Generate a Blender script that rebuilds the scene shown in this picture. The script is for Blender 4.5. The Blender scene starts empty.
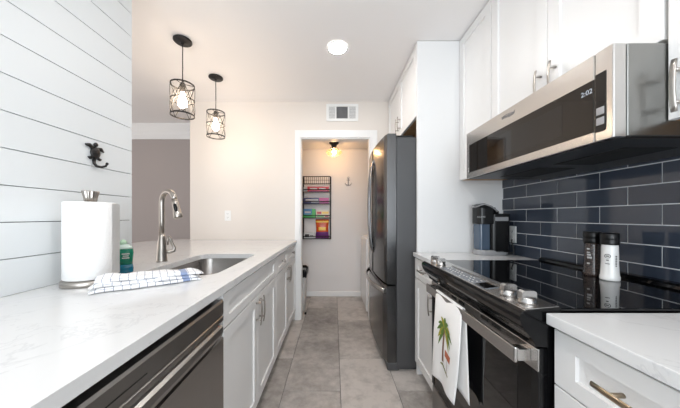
import bpy, bmesh, math, random
from mathutils import Vector, Matrix
random.seed(7)
PI = math.pi
SC = bpy.context.scene
COL = SC.collection

# ---------------------------------------------------------------- camera, world, lights, exposure
cam_d = bpy.data.cameras.new('camera'); cam = bpy.data.objects.new('camera', cam_d); COL.objects.link(cam)
cam.location = (0, 0, 1.18); cam.rotation_euler = (PI/2, 0, 0)
cam_d.sensor_width = 36; cam_d.lens = 36*250/680
cam_d.shift_x = 6/680; cam_d.shift_y = -12.5/680*-1
cam_d.clip_start = 0.02
SC.camera = cam
SC.view_settings.view_transform = 'Standard'; SC.view_settings.look = 'None'
SC.view_settings.gamma = 1; SC.view_settings.use_curve_mapping = False
SC.view_settings.exposure = 0.85
W = bpy.data.worlds.new('daylight'); SC.world = W; W.use_nodes = True
bg = W.node_tree.nodes['Background']; bg.inputs[0].default_value = (0.88, 0.94, 1.0, 1); bg.inputs[1].default_value = 0.95

def area(name, loc, rot, sx, sy, power, col):
    l = bpy.data.lights.new(name, 'AREA'); l.shape = 'RECTANGLE'; l.size = sx; l.size_y = sy
    l.energy = power; l.color = col
    o = bpy.data.objects.new(name, l); COL.objects.link(o); o.location = loc; o.rotation_euler = rot
    return o
area('rear_fill_light', (-0.6, -2.3, 1.30), (PI/2+0.6, 0, 0), 3.2, 1.8, 62, (0.86, 0.94, 1.0))  # added fill behind the camera, tilted up to brighten the ceiling; no window modelled
area('dining_fill_light', (-4.0, 1.6, 1.2), (PI/2+0.55, 0, -PI/2), 2.6, 1.6, 14, (1.0, 0.95, 0.92))  # added fill from the left, lifting the dining ceiling; no window there

# ---------------------------------------------------------------- materials
def mat(name, col=(0.8, 0.8, 0.8), rough=0.5, metal=0.0, spec=0.5, coat=0.0, emit=None, estr=0.0, trans=0.0, sheen=0.0):
    m = bpy.data.materials.new(name); m.use_nodes = True
    b = m.node_tree.nodes['Principled BSDF']
    b.inputs['Base Color'].default_value = (*col, 1); b.inputs['Roughness'].default_value = rough
    b.inputs['Metallic'].default_value = metal; b.inputs['Specular IOR Level'].default_value = spec
    b.inputs['Coat Weight'].default_value = coat; b.inputs['Coat Roughness'].default_value = 0.04
    b.inputs['Transmission Weight'].default_value = trans; b.inputs['Sheen Weight'].default_value = sheen
    if emit: b.inputs['Emission Color'].default_value = (*emit, 1); b.inputs['Emission Strength'].default_value = estr
    return m
def nd(m, t, **kw):
    n = m.node_tree.nodes.new(t)
    for k, v in kw.items():
        if k in n.inputs: n.inputs[k].default_value = v
        else: setattr(n, k, v)
    return n
def lk(m, a, b): m.node_tree.links.new(a, b)
def bsdf(m): return m.node_tree.nodes['Principled BSDF']
def coords(m, scale=(1, 1, 1), rot=(0, 0, 0)):
    t = nd(m, 'ShaderNodeTexCoord'); mp = nd(m, 'ShaderNodeMapping')
    mp.inputs['Scale'].default_value = scale; mp.inputs['Rotation'].default_value = rot
    lk(m, t.outputs['Object'], mp.inputs['Vector']); return mp.outputs['Vector']
def ramp(m, fac, stops):
    r = nd(m, 'ShaderNodeValToRGB'); e = r.color_ramp.elements
    while len(e) < len(stops): e.new(0.5)
    for el, (p, c) in zip(e, stops): el.position = p; el.color = (*c, 1)
    lk(m, fac, r.inputs['Fac']); return r.outputs['Color']
def bump(m, h, strength=0.1, dist=0.002):
    b = nd(m, 'ShaderNodeBump', Strength=strength, Distance=dist)
    lk(m, h, b.inputs['Height']); lk(m, b.outputs['Normal'], bsdf(m).inputs['Normal'])
def noise(m, vec, scale, detail=4, rough=0.55):
    n = nd(m, 'ShaderNodeTexNoise', Scale=scale, Detail=detail, Roughness=rough); lk(m, vec, n.inputs['Vector']); return n.outputs['Fac']
def brushed(m, axis, lo, hi, amt=0.005):
    s = [6, 6, 6]
    for i in range(3):
        if i != axis: s[i] = 420
    f = noise(m, coords(m, s), 1.0, 3)
    mr = nd(m, 'ShaderNodeMapRange'); lk(m, f, mr.inputs['Value'])
    mr.inputs['To Min'].default_value = lo; mr.inputs['To Max'].default_value = hi
    lk(m, mr.outputs['Result'], bsdf(m).inputs['Roughness'])
    return m

M = {}
M['wall_beige'] = mat('wall_beige', (0.745, 0.692, 0.642), 0.75); bump(M['wall_beige'], noise(M['wall_beige'], coords(M['wall_beige']), 260, 3), 0.08, 0.001)
M['wall_white'] = mat('wall_white', (0.78, 0.75, 0.74), 0.7)
M['wall_taupe'] = mat('wall_taupe', (0.40, 0.355, 0.34), 0.75); bump(M['wall_taupe'], noise(M['wall_taupe'], coords(M['wall_taupe']), 260, 3), 0.08, 0.001)
M['ceiling'] = mat('ceiling', (0.90, 0.875, 0.865), 0.85); bump(M['ceiling'], noise(M['ceiling'], coords(M['ceiling']), 180, 3), 0.06, 0.001)
M['shiplap'] = mat('shiplap', (0.755, 0.785, 0.80), 0.42)
M['shiplap_gap'] = mat('shiplap_gap', (0.06, 0.06, 0.065), 0.9)
M['trim'] = mat('trim', (0.84, 0.835, 0.83), 0.35)
M['cab'] = mat('cab', (0.78, 0.775, 0.77), 0.36)
M['wood'] = mat('wood', (0.42, 0.24, 0.11), 0.6)
f = noise(M['wood'], coords(M['wood'], (4, 40, 40)), 3, 5); lk(M['wood'], ramp(M['wood'], f, [(0.3, (0.30, 0.16, 0.07)), (0.7, (0.52, 0.31, 0.15))]), bsdf(M['wood']).inputs['Base Color'])
m = M['quartz'] = mat('quartz', (0.82, 0.82, 0.825), 0.16)
v = coords(m); n1 = nd(m, 'ShaderNodeTexNoise', Scale=2.6, Detail=7, Roughness=0.6, Distortion=1.4); lk(m, v, n1.inputs['Vector'])
vein = ramp(m, n1.outputs['Fac'], [(0.0, (0.69, 0.695, 0.70)), (0.488, (0.69, 0.695, 0.70)), (0.5, (0.605, 0.61, 0.62)), (0.512, (0.685, 0.69, 0.695)), (1.0, (0.665, 0.67, 0.68))])
lk(m, vein, bsdf(m).inputs['Base Color'])
M['steel'] = brushed(mat('steel', (0.58, 0.565, 0.55), 0.28, 1.0), 1, 0.235, 0.28)
M['steel_plain'] = mat('steel_plain', (0.47, 0.46, 0.45), 0.27, 1.0)
M['steel_sink'] = brushed(mat('steel_sink', (0.34, 0.32, 0.305), 0.3, 1.0), 1, 0.22, 0.36)
M['fridge_handle'] = mat('fridge_handle', (0.22, 0.22, 0.225), 0.25, 1.0)
M['side_steel'] = mat('side_steel', (0.29, 0.29, 0.28), 0.30, 1.0); bump(M['side_steel'], noise(M['side_steel'], coords(M['side_steel'], (9, 9, 3)), 1.0, 2), 0.5, 0.012)
M['nickel'] = mat('nickel', (0.42, 0.39, 0.36), 0.30, 1.0)
M['warm_metal'] = mat('warm_metal', (0.40, 0.32, 0.23), 0.28, 1.0)  # metal tinted warmer than the nickel


M['black_steel'] = brushed(mat('black_steel', (0.12, 0.12, 0.122), 0.25, 1.0), 0, 0.18, 0.25, 0.003)
M['fridge_side'] = mat('fridge_side', (0.075, 0.075, 0.078), 0.42, 0.3)
M['dw_steel'] = brushed(mat('dw_steel', (0.29, 0.28, 0.27), 0.30, 1.0), 1, 0.27, 0.35, 0.003)
M['black_gloss'] = mat('black_gloss', (0.004, 0.004, 0.0045), 0.07, spec=0.28)
M['black_glass'] = mat('black_glass', (0.003, 0.003, 0.0035), 0.03)
M['brown_glass'] = mat('brown_glass', (0.012, 0.009, 0.007), 0.03, spec=0.4)
M['black_plastic'] = mat('black_plastic', (0.005, 0.005, 0.0055), 0.28, spec=0.3)
M['black_matte'] = mat('black_matte', (0.005, 0.005, 0.005), 0.6)
M['iron'] = mat('iron', (0.028, 0.026, 0.026), 0.45, 0.6)
M['rubber'] = mat('rubber', (0.02, 0.02, 0.02), 0.8)
M['white_plastic'] = mat('white_plastic', (0.82, 0.82, 0.81), 0.35)
M['slot'] = mat('slot', (0.03, 0.03, 0.03), 0.7)
M['washer'] = mat('washer', (0.82, 0.825, 0.83), 0.25)
M['grout'] = mat('grout', (0.68, 0.70, 0.72), 0.8)
m = M['navy_tile'] = mat('navy_tile', (0.05, 0.065, 0.10), 0.07)
g = nd(m, 'ShaderNodeNewGeometry')
lk(m, ramp(m, g.outputs['Random Per Island'], [(0.0, (0.030, 0.039, 0.058)), (0.5, (0.040, 0.051, 0.073)), (1.0, (0.055, 0.065, 0.086))]), bsdf(m).inputs['Base Color'])
m = M['floor_tile'] = mat('floor_tile', (0.3, 0.28, 0.26), 0.42)
g = nd(m, 'ShaderNodeNewGeometry')
v = coords(m)
off = nd(m, 'ShaderNodeVectorMath', operation='SCALE'); cmb = nd(m, 'ShaderNodeCombineXYZ')
for i in range(3): lk(m, g.outputs['Random Per Island'], cmb.inputs[i])
lk(m, cmb.outputs[0], off.inputs[0]); off.inputs['Scale'].default_value = 37
add = nd(m, 'ShaderNodeVectorMath', operation='ADD'); lk(m, v, add.inputs[0]); lk(m, off.outputs[0], add.inputs[1])
na = noise(m, add.outputs[0], 3.2, 10, 0.72); nb = noise(m, add.outputs[0], 14, 6, 0.6)
mx = nd(m, 'ShaderNodeMath', operation='MULTIPLY_ADD'); lk(m, nb, mx.inputs[0]); mx.inputs[1].default_value = 0.42; lk(m, na, mx.inputs[2])
mx2 = nd(m, 'ShaderNodeMath', operation='MULTIPLY_ADD'); lk(m, g.outputs['Random Per Island'], mx2.inputs[0]); mx2.inputs[1].default_value = 0.28; lk(m, mx.outputs[0], mx2.inputs[2])
lk(m, ramp(m, mx2.outputs[0], [(0.56, (0.19, 0.175, 0.163)), (0.73, (0.31, 0.285, 0.265)), (0.87, (0.42, 0.388, 0.364)), (1.0, (0.54, 0.50, 0.47))]), bsdf(m).inputs['Base Color'])
bump(m, nb, 0.12, 0.001)
M['floor_grout'] = mat('floor_grout', (0.13, 0.125, 0.12), 0.9)
m = M['paper'] = mat('paper', (0.86, 0.86, 0.855), 0.9)
bump(m, noise(m, coords(m), 130, 2), 0.5, 0.004)
M['cardboard'] = mat('cardboard', (0.45, 0.33, 0.22), 0.8)
M['linen'] = mat('linen', (0.84, 0.83, 0.82), 0.9, sheen=0.2); bump(M['linen'], noise(M['linen'], coords(M['linen']), 500, 2), 0.2, 0.001)
def plain(n, c, r=0.5, **k): M[n] = mat(n, c, r, **k)
plain('palm_green', (0.11, 0.19, 0.035), 0.9); plain('palm_yellow', (0.36, 0.33, 0.04), 0.9); plain('palm_trunk', (0.20, 0.10, 0.06), 0.9); plain('sign_red', (0.50, 0.15, 0.08), 0.9); plain('grass_brown', (0.20, 0.20, 0.06), 0.9)
plain('red_box', (0.42, 0.01, 0.02), 0.35); plain('navy_box', (0.03, 0.03, 0.12), 0.35); plain('magenta', (0.40, 0.05, 0.22), 0.35); plain('green_box', (0.05, 0.42, 0.08), 0.35); plain('blue_box', (0.05, 0.20, 0.42), 0.35)
plain('cream_box', (0.75, 0.66, 0.50), 0.45); plain('orange_bag', (0.55, 0.07, 0.01), 0.25); plain('yellow_print', (0.85, 0.55, 0.08), 0.35); plain('purple_print', (0.14, 0.02, 0.16), 0.3); plain('silver_foil', (0.6, 0.6, 0.6), 0.3)
plain('soap_green', (0.0, 0.17, 0.10), 0.06); plain('soap_blue', (0.0, 0.12, 0.20), 0.06); plain('clear_green', (0.62, 0.76, 0.70), 0.12); plain('cap_green', (0.45, 0.66, 0.48), 0.3)
plain('salt', (0.80, 0.80, 0.79), 0.12); plain('ink', (0.04, 0.04, 0.04), 0.5); plain('white_print', (0.5, 0.5, 0.5), 0.4)
plain('bag_black', (0.012, 0.012, 0.014), 0.3); plain('bin_body', (0.55, 0.54, 0.53), 0.4)
plain('grey_plastic', (0.30, 0.30, 0.31), 0.3); plain('panel_grey', (0.13, 0.145, 0.165), 0.22); plain('filter', (0.22, 0.22, 0.23), 0.8); plain('blue_reflection', (0.065, 0.095, 0.14), 0.08)  # the dark blue at the end paints in a reflection of the tile
M['pepper'] = mat('pepper', (0.06, 0.04, 0.035), 0.12)
vv = nd(M['pepper'], 'ShaderNodeTexVoronoi', Scale=190.0); lk(M['pepper'], coords(M['pepper']), vv.inputs['Vector'])
lk(M['pepper'], ramp(M['pepper'], vv.outputs['Distance'], [(0.0, (0.12, 0.075, 0.06)), (0.35, (0.05, 0.035, 0.03)), (0.8, (0.015, 0.01, 0.01))]), bsdf(M['pepper']).inputs['Base Color'])
M['bulb'] = mat('bulb', (1, 1, 1), 0.5, emit=(1.0, 0.79, 0.58), estr=55)
M['bulb_amber'] = mat('bulb_amber', (1, 1, 1), 0.5, emit=(1.0, 0.80, 0.60), estr=110)
M['downlight'] = mat('downlight', (1, 1, 1), 0.5, emit=(1.0, 0.96, 0.92), estr=95)
M['clock_digits'] = mat('clock_digits', (0.1, 0.1, 0.1), 0.5, emit=(0.75, 0.86, 1.0), estr=0.32)
def thin_glass(name, col, gl, tl=0.0):
    m = bpy.data.materials.new(name); m.use_nodes = True; nt = m.node_tree; nt.nodes.clear()
    o = nd(m, 'ShaderNodeOutputMaterial'); t = nd(m, 'ShaderNodeBsdfTransparent'); t.inputs[0].default_value = (*col, 1)
    s = nd(m, 'ShaderNodeBsdfGlossy'); s.inputs['Roughness'].default_value = 0.05; lw = nd(m, 'ShaderNodeLayerWeight', Blend=0.5); fr = nd(m, 'ShaderNodeMath', operation='MULTIPLY'); pw = nd(m, 'ShaderNodeMath', operation='POWER'); lk(m, lw.outputs['Facing'], pw.inputs[0]); pw.inputs[1].default_value = 4; lk(m, pw.outputs[0], fr.inputs[0]); fr.inputs[1].default_value = gl
    mix = nd(m, 'ShaderNodeMixShader'); lk(m, fr.outputs[0], mix.inputs[0]); lk(m, t.outputs[0], mix.inputs[1]); lk(m, s.outputs[0], mix.inputs[2]); 
    if tl > 0:
        tr = nd(m, 'ShaderNodeBsdfTranslucent'); tr.inputs[0].default_value = (*col, 1); m2 = nd(m, 'ShaderNodeMixShader'); m2.inputs[0].default_value = tl
        lk(m, mix.outputs[0], m2.inputs[1]); lk(m, tr.outputs[0], m2.inputs[2]); lk(m, m2.outputs[0], o.inputs[0])
    else: lk(m, mix.outputs[0], o.inputs[0])
    return m
M['glass'] = thin_glass('glass', (0.97, 0.965, 0.96), 0.12, 0.012)
M['amber_glass'] = thin_glass('amber_glass', (0.88, 0.66, 0.40), 0.35, 0.12)
# checked dish towel (pattern in the towel's own frame)
m = M['check'] = mat('check', (0.85, 0.85, 0.86), 0.9, sheen=0.2)
tc = nd(m, 'ShaderNodeTexCoord'); sp = nd(m, 'ShaderNodeSeparateXYZ'); lk(m, tc.outputs['UV'], sp.inputs[0])
def lines(inp, period, width):
    a = nd(m, 'ShaderNodeMath', operation='DIVIDE'); lk(m, inp, a.inputs[0]); a.inputs[1].default_value = period
    b = nd(m, 'ShaderNodeMath', operation='FRACT'); lk(m, a.outputs[0], b.inputs[0])
    c = nd(m, 'ShaderNodeMath', operation='LESS_THAN'); lk(m, b.outputs[0], c.inputs[0]); c.inputs[1].default_value = width; return c.outputs[0]
lu, lv = lines(sp.outputs[0], 0.024, 0.07), lines(sp.outputs[1], 0.021, 0.07)
su = lines(sp.outputs[0], 0.50, 0.05)
# offset broad stripe near one end
mxx = nd(m, 'ShaderNodeMath', operation='MAXIMUM'); lk(m, lu, mxx.inputs[0]); lk(m, lv, mxx.inputs[1])
cm = nd(m, 'ShaderNodeMix', data_type='RGBA'); lk(m, mxx.outputs[0], cm.inputs['Factor']); cm.inputs['A'].default_value = (0.85, 0.85, 0.86, 1); cm.inputs['B'].default_value = (0.16, 0.19, 0.29, 1)
cm2 = nd(m, 'ShaderNodeMix', data_type='RGBA'); lk(m, su, cm2.inputs['Factor']); lk(m, cm.outputs['Result'], cm2.inputs['A']); cm2.inputs['B'].default_value = (0.25, 0.32, 0.50, 1)
lk(m, cm2.outputs['Result'], bsdf(m).inputs['Base Color'])

# ---------------------------------------------------------------- mesh helpers (all coordinates are metres in the room)
class B:
    def __init__(s): s.bm = bmesh.new(); s.mi = 0; s.smooth = False
    def m(s, i): s.mi = i; return s
    def face(s, vs):
        try: f = s.bm.faces.new(vs); f.material_index = s.mi; f.smooth = s.smooth; return f
        except ValueError: return None
    def box(s, x0, x1, y0, y1, z0, z1, bev=0.0, seg=2, smooth=False):
        P = [s.bm.verts.new((x, y, z)) for x in (x0, x1) for y in (y0, y1) for z in (z0, z1)]
        F = [(0, 1, 3, 2), (4, 6, 7, 5), (0, 4, 5, 1), (2, 3, 7, 6), (0, 2, 6, 4), (1, 5, 7, 3)]
        fs = [s.face([P[i] for i in q]) for q in F]
        if bev > 0:
            es = list({e for f in fs for e in f.edges})
            r = bmesh.ops.bevel(s.bm, geom=es, offset=bev, segments=seg, profile=0.5, affect='EDGES', clamp_overlap=True)
            for f in r['faces']: f.material_index = s.mi; f.smooth = smooth
        return s
    def rings(s, rs, cap=True, closed=True, smooth=True):
        """loft through rings (lists of points of one length)"""
        R = [[s.bm.verts.new(p) for p in r] for r in rs]
        n = len(R[0])
        old = s.smooth; s.smooth = smooth
        for a, b in zip(R, R[1:]):
            for i in range(n if closed else n-1):
                j = (i+1) % n; s.face([a[i], a[j], b[j], b[i]])
        s.smooth = False
        if cap and closed:
            s.face(R[0][::-1]); s.face(R[-1])
        s.smooth = old; return s
    def lathe(s, prof, c=(0, 0, 0), seg=24, axis='z', smooth=True, sx=1, sy=1, cap=True):
        rs = []
        for r, h in prof:
            ring = []
            for i in range(seg):
                a = 2*PI*i/seg; u, w = r*math.cos(a)*sx, r*math.sin(a)*sy
                p = {'z': (u, w, h), 'x': (h, u, w), 'y': (u, h, w)}[axis]
                ring.append((c[0]+p[0], c[1]+p[1], c[2]+p[2]))
            rs.append(ring)
        return s.rings(rs, cap=cap, smooth=smooth)
    def tube(s, pts, r, seg=10, closed=False, flat=None, up=None):
        """sweep; r a number or one per point; flat=(a,b) elliptical section"""
        P = [Vector(p) for p in pts]; n = len(P); rs = []
        prev = None
        for i in range(n):
            if closed: t = P[(i+1) % n]-P[i-1]
            else: t = (P[min(i+1, n-1)]-P[max(i-1, 0)])
            t.normalize()
            if prev is None:
                a = Vector(up) if up else (Vector((0, 0, 1)) if abs(t.z) < 0.9 else Vector((1, 0, 0)))
            else: a = prev
            a = (a-t*a.dot(t)).normalized(); prev = a; b = t.cross(a)
            rr = r[i] if isinstance(r, (list, tuple)) else r
            fa, fb = flat if flat else (1, 1)
            rs.append([tuple(P[i]+a*(rr*fa*math.cos(2*PI*k/seg))+b*(rr*fb*math.sin(2*PI*k/seg))) for k in range(seg)])
        if closed: rs.append(rs[0]); return s.rings(rs, cap=False)
        return s.rings(rs)
    def prism(s, poly, axis, h0, h1, bev=0.0, smooth=False):
        """poly of 2-D points extruded along axis: x -> (y,z), y -> (x,z), z -> (x,y)"""
        f = {'x': lambda p, h: (h, p[0], p[1]), 'y': lambda p, h: (p[0], h, p[1]), 'z': lambda p, h: (p[0], p[1], h)}[axis]
        return s.rings([[f(p, h0) for p in poly], [f(p, h1) for p in poly]], smooth=smooth)
    def sphere(s, c, r, sx=1, sy=1, sz=1, seg=16):
        n = max(6, seg//2)
        return s.lathe([(max(1e-4, r*math.sin(PI*i/n)), -r*sz*math.cos(PI*i/n)) for i in range(n+1)], c, seg, sx=sx, sy=sy)

LOC = {}
def obj(name, b, mats, parent=None, weld=False):
    if not isinstance(mats, (list, tuple)): mats = [mats]
    if weld: bmesh.ops.remove_doubles(b.bm, verts=b.bm.verts, dist=1e-6)
    bmesh.ops.recalc_face_normals(b.bm, faces=b.bm.faces)
    if parent is not None:
        w = LOC[parent.name]
        bmesh.ops.translate(b.bm, verts=b.bm.verts, vec=-w)
    me = bpy.data.meshes.new(name); b.bm.to_mesh(me); b.bm.free()
    for mm in mats: me.materials.append(M[mm] if isinstance(mm, str) else mm)
    o = bpy.data.objects.new(name, me); COL.objects.link(o)
    if parent is not None:
        o.parent = parent; LOC[o.name] = LOC[parent.name].copy()
    else: LOC[o.name] = Vector((0, 0, 0))
    return o
def tag(o, label, cat, group=None):
    o['label'] = label; o['category'] = cat
    if group: o['group'] = group
    return o
def thing(name, loc, label, cat, group=None):
    o = bpy.data.objects.new(name, None); COL.objects.link(o); o.location = loc; o.empty_display_size = 0.05
    LOC[o.name] = Vector(loc); return tag(o, label, cat, group)
def single(name, b, mats, label, cat, group=None, base=None):
    """a thing that is one mesh, its origin at its base"""
    if base:
        bmesh.ops.translate(b.bm, verts=b.bm.verts, vec=-Vector(base))
    o = obj(name, b, mats)
    if base: o.location = base
    return tag(o, label, cat, group)
def struct(name, b, mats):
    o = obj(name, b, mats); o['kind'] = 'structure'; return o
def text(name, body, size, loc, right, up, material, parent, extrude=0.0004):
    c = bpy.data.curves.new(name, 'FONT'); c.body = body; c.size = size; c.extrude = extrude; c.align_x = 'CENTER'; c.align_y = 'CENTER'
    c.materials.append(M[material]); o = bpy.data.objects.new(name, c); COL.objects.link(o)
    r = Vector(right).normalized(); u = Vector(up).normalized(); n = r.cross(u)
    w = LOC[parent.name]; p = Vector(loc)-w
    me = bpy.data.meshes.new_from_object(o); bpy.data.objects.remove(o); bpy.data.curves.remove(c)
    me.name = name
    o = bpy.data.objects.new(name, me); COL.objects.link(o)
    o.matrix_local = Matrix(((r.x, u.x, n.x, p.x), (r.y, u.y, n.y, p.y), (r.z, u.z, n.z, p.z), (0, 0, 0, 1)))
    o.parent = parent; LOC[o.name] = w.copy(); return o
def copy_tree(o, parent=None):
    c = o.copy(); COL.objects.link(c)
    if parent is not None: c.parent = parent
    for ch in list(o.children): copy_tree(ch, c)
    return c
def arc(c, r, a0, a1, n):
    return [(c[0]+r*math.cos(a0+(a1-a0)*i/n), c[1]+r*math.sin(a0+(a1-a0)*i/n)) for i in range(n+1)]
def rrect(x0, x1, y0, y1, r, n=5):
    return arc((x1-r, y0+r), r, -PI/2, 0, n)+arc((x1-r, y1-r), r, 0, PI/2, n)+arc((x0+r, y1-r), r, PI/2, PI, n)+arc((x0+r, y0+r), r, PI, 1.5*PI, n)

# ---------------------------------------------------------------- the room
ZC = 2.495          # ceiling
XW = 1.2665          # right wall
XL = -1.095         # shiplap face
YF = 2.86           # wall with the doorway
YB = 3.70           # back of the laundry nook
b = B(); b.box(-4.6, 1.40, -3.2, 3.85, -0.12, -0.004)
b.m(1); TW, TL, GR = 0.3865, 0.774, 0.0035
for i in range(-12, 4):
    xa = 0.044+i*TW; odd = (i % 2)
    y = 1.690-TL*7+(0.387 if odd else 0)+0.0
    # column starting at x=.044 (i=0) and x=-.73.. carry the half-bond joints
    y = 2.078-TL*7 if i % 2 == 0 else 2.465-TL*7
    while y < 3.80:
        x0, x1, y0, y1 = max(xa, -4.55)+GR/2, min(xa+TW, 1.38)-GR/2, max(y, -3.15)+GR/2, min(y+TL, 3.80)-GR/2
        if x1 > x0 and y1 > y0: b.box(x0, x1, y0, y1, -0.006, 0.0, 0.0012, 1)
        y += TL
struct('floor', b, ['floor_grout', 'floor_tile'])
b = B(); b.box(-4.6, XW+0.12, -3.2, 3.85, ZC, ZC+0.1)
struct('ceiling', b, 'ceiling')
# shiplap wall: boards with dark reveals
b = B(); b.m(1); b.box(XL-0.13, XL-0.012, -2.2, 1.353, 0, ZC); b.m(0)
z = 1.1605-0.1238*10
k = 0
while z < ZC:
    z0, z1 = max(0.0, z+0.0014), min(ZC, z+0.1238-0.0014)
    if z1 > z0+0.01: b.box(XL-0.0125, XL, -2.2, 1.355, z0, z1, 0.0008, 1)
    z += 0.1238
b.box(XL-0.14, XL-0.0115, 1.353, 1.366, 0, ZC)
struct('wall_left', b, ['shiplap', 'shiplap_gap'])
b = B(); b.box(XW, XW+0.12, -2.2, 3.85, 0, ZC)
struct('wall_right', b, 'wall_beige')
# wall with doorway (opening X -.366..412, Z 0..2.078)
b = B()
b.box(-1.647, -0.384, YF, YF+0.11, 0, ZC); b.box(0.412, XW, YF, YF+0.11, 0, ZC); b.box(-0.384, 0.412, YF, YF+0.11, 2.078, ZC)
struct('wall_far', b, 'wall_beige')
b = B(); b.box(-1.647, -1.537, YF+0.11, 3.80, 0, ZC); struct('wall_return', b, 'wall_beige')
# casing round the doorway
b = B()
b.box(-0.446, -0.384, YF-0.018, YF, 0, 2.163, 0.003, 1); b.box(0.412, 0.492, YF-0.018, YF, 0, 2.163, 0.003, 1)
b.box(-0.3845, 0.4125, YF-0.018, YF, 2.078, 2.163, 0.003, 1)
b.box(-0.384, -0.374, YF, YF+0.112, 0, 2.078); b.box(0.402, 0.412, YF, YF+0.112, 0, 2.078); b.box(-0.374, 0.402, YF, YF+0.112, 2.068, 2.078)
struct('door_1', b, 'trim')
# laundry nook
b = B(); b.box(-1.537, XW, YB, YB+0.1, 0, ZC)
struct('wall_back', b, 'wall_white')
b = B(); b.box(-0.78, -0.70, YF+0.11, YB, 0, 2.175); struct('wall_nook_left', b, 'wall_white')
b = B(); b.box(-0.78, XW, YF+0.11, YB, 2.175, 2.25); struct('ceiling_nook', b, 'ceiling')
b = B(); b.box(-0.70, XW, YB-0.014, YB, 0, 0.075, 0.004, 1); struct('baseboard_back', b, 'trim')
# the other room beyond the peninsula
b = B(); b.box(-4.6, -1.647, 3.60, 3.72, 0, ZC); struct('wall_dining', b, 'wall_taupe')
b = B(); b.box(-4.6, -4.5, -3.2, 3.6, 0, ZC); struct('wall_dining_block', b, 'wall_taupe')  # unseen wall, added to block sky light from the left
b = B(); prof = [(3.60, 2.29), (3.585, 2.29), (3.583, 2.36), (3.575, 2.372), (3.568, 2.40), (3.535, 2.445), (3.515, 2.47), (3.51, 2.495), (3.60, 2.495)]
b.prism(prof, 'x', -4.6, -1.647); struct('trim_1', b, 'trim')
# tiled backsplash
b = B(); b.box(XW-0.0085, XW, -1.2, 1.868, 0.912, 1.47); b.m(1)
RH, RL = 0.0806, 0.2255
for r in range(8):
    z0 = 0.9048+RH*r; off = 1.183 if r % 2 == 1 else 1.070
    y = off-RL*12
    while y < 1.868:
        y0, y1 = max(y, -1.2)+0.0019, min(y+RL, 1.868)-0.0019
        z1 = min(z0+RH, 1.47)-0.0019
        if y1-y0 > 0.01 and z1-z0 > 0.01:
            n0 = len(b.bm.verts); b.box(XW-0.0105, XW-0.004, y0, y1, z0+0.0019, z1, 0.0012, 2)
            b.bm.verts.ensure_lookup_table()
            tx, tz = random.uniform(-1, 1)*0.0035, random.uniform(-1, 1)*0.0035
            cy, cz = (y0+y1)/2, (z0+z1)/2
            for vtx in b.bm.verts[n0:]: vtx.co.x += tx*(vtx.co.y-cy)+tz*(vtx.co.z-cz)
        y += RL
o = struct('wall_backsplash', b, ['grout', 'navy_tile'])

# ---------------------------------------------------------------- cabinets
def shaker(b, xf, s, y0, y1, z0, z1, th=0.020, st=0.057, rec=0.009, c=0.0016, rl=None):
    """recessed-panel front on the plane x=xf facing s*X"""
    rl = rl or st
    def ring(i, d, k=None):
        k = i if k is None else k
        return [(xf-s*d, y0+i, z0+k), (xf-s*d, y1-i, z0+k), (xf-s*d, y1-i, z1-k), (xf-s*d, y0+i, z1-k)]
    return b.rings([ring(0, th), ring(0, c), ring(c, 0), ring(st, 0, rl), ring(st+0.0012, rec, rl+0.0012)], smooth=False)
def pull(b, x, y, z, s, axis='z', L=0.13, out=0.032, r=0.0062, bow=0.006):
    """gently bowed bar pull on two posts; x is the face it stands on"""
    d = Vector((0, 0, 1)) if axis == 'z' else Vector((0, 1, 0)); c = Vector((x, y, z)); n = Vector((s, 0, 0))
    pts = []
    for i in range(9):
        t = -1+2*i/8; pts.append(c+d*(t*L/2)+n*(out-bow*t*t))
    b.tube(pts, [r*1.0 if 0 < i < 8 else r*0.9 for i in range(9)], 10, flat=(0.65, 1.15), up=n)
    for t in (-0.62, 0.62):
        b.tube([c+d*(t*L/2), c+d*(t*L/2)+n*(out-bow*t*t)], r*0.85, 8)
    return b
def knob(b, x, y, z, s):
    return b.lathe([(0.006, 0), (0.005, s*0.010), (0.008, s*0.015), (0.0145, s*0.019), (0.0155, s*0.024), (0.012, s*0.029), (0.002, s*0.031)], (x, y, z), 16, 'x')
def front(name, parent, xf, s, y0, y1, z0, z1, hardware=None, metal='nickel', **kw):
    d = obj(name, shaker(B(), xf, s, y0, y1, z0, z1, **kw), 'cab', parent)
    if hardware:
        kind, hy, hz, opt = hardware
        if kind == 'knob': obj('knob', knob(B(), xf, hy, hz, s), metal, d)
        else: obj('handle', pull(B(), xf, hy, hz, s, **opt), metal, d)
    return d

FX = -0.437        # face of the left fronts
g = 0.0018
def carcass(b, x0, x1, y0, y1, z0, z1, toe=None):
    b.box(x0, x1, y0, y1, z0, z1)
    if toe: b.box(toe[0], toe[1], y0, y1, 0, z0+0.001)
    return b
# sink cabinet, left run
t = thing('base_cabinet', (-0.75, 1.435, 0), 'white shaker sink base cabinet with a blank top panel, beside the dishwasher', 'cabinet', 'base cabinets under the sink counter')
b = carcass(B(), -1.06, FX-0.021, 0.985, 1.883, 0.10, 0.118, (-1.06, -0.51)); b.box(FX-0.04, FX-0.021, 0.985, 1.883, 0.118, 0.883); b.box(-1.06, FX-0.04, 0.985, 1.003, 0.118, 0.883); b.box(-1.06, FX-0.04, 1.865, 1.883, 0.118, 0.883); b.box(-1.06, -1.045, 1.003, 1.865, 0.118, 0.883)
obj('carcass', b, 'cab', t)
front('panel', t, FX, 1, 0.985+g, 1.883-g, 0.733, 0.872, st=0.057, rl=0.040)
front('door', t, FX, 1, 0.985+g, 1.434-g, 0.106, 0.727, ('bar', 1.405, 0.645, dict(L=0.15)))
front('door', t, FX, 1, 1.434+g, 1.883-g, 0.106, 0.727, ('bar', 1.463, 0.645, dict(L=0.15)))
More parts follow.
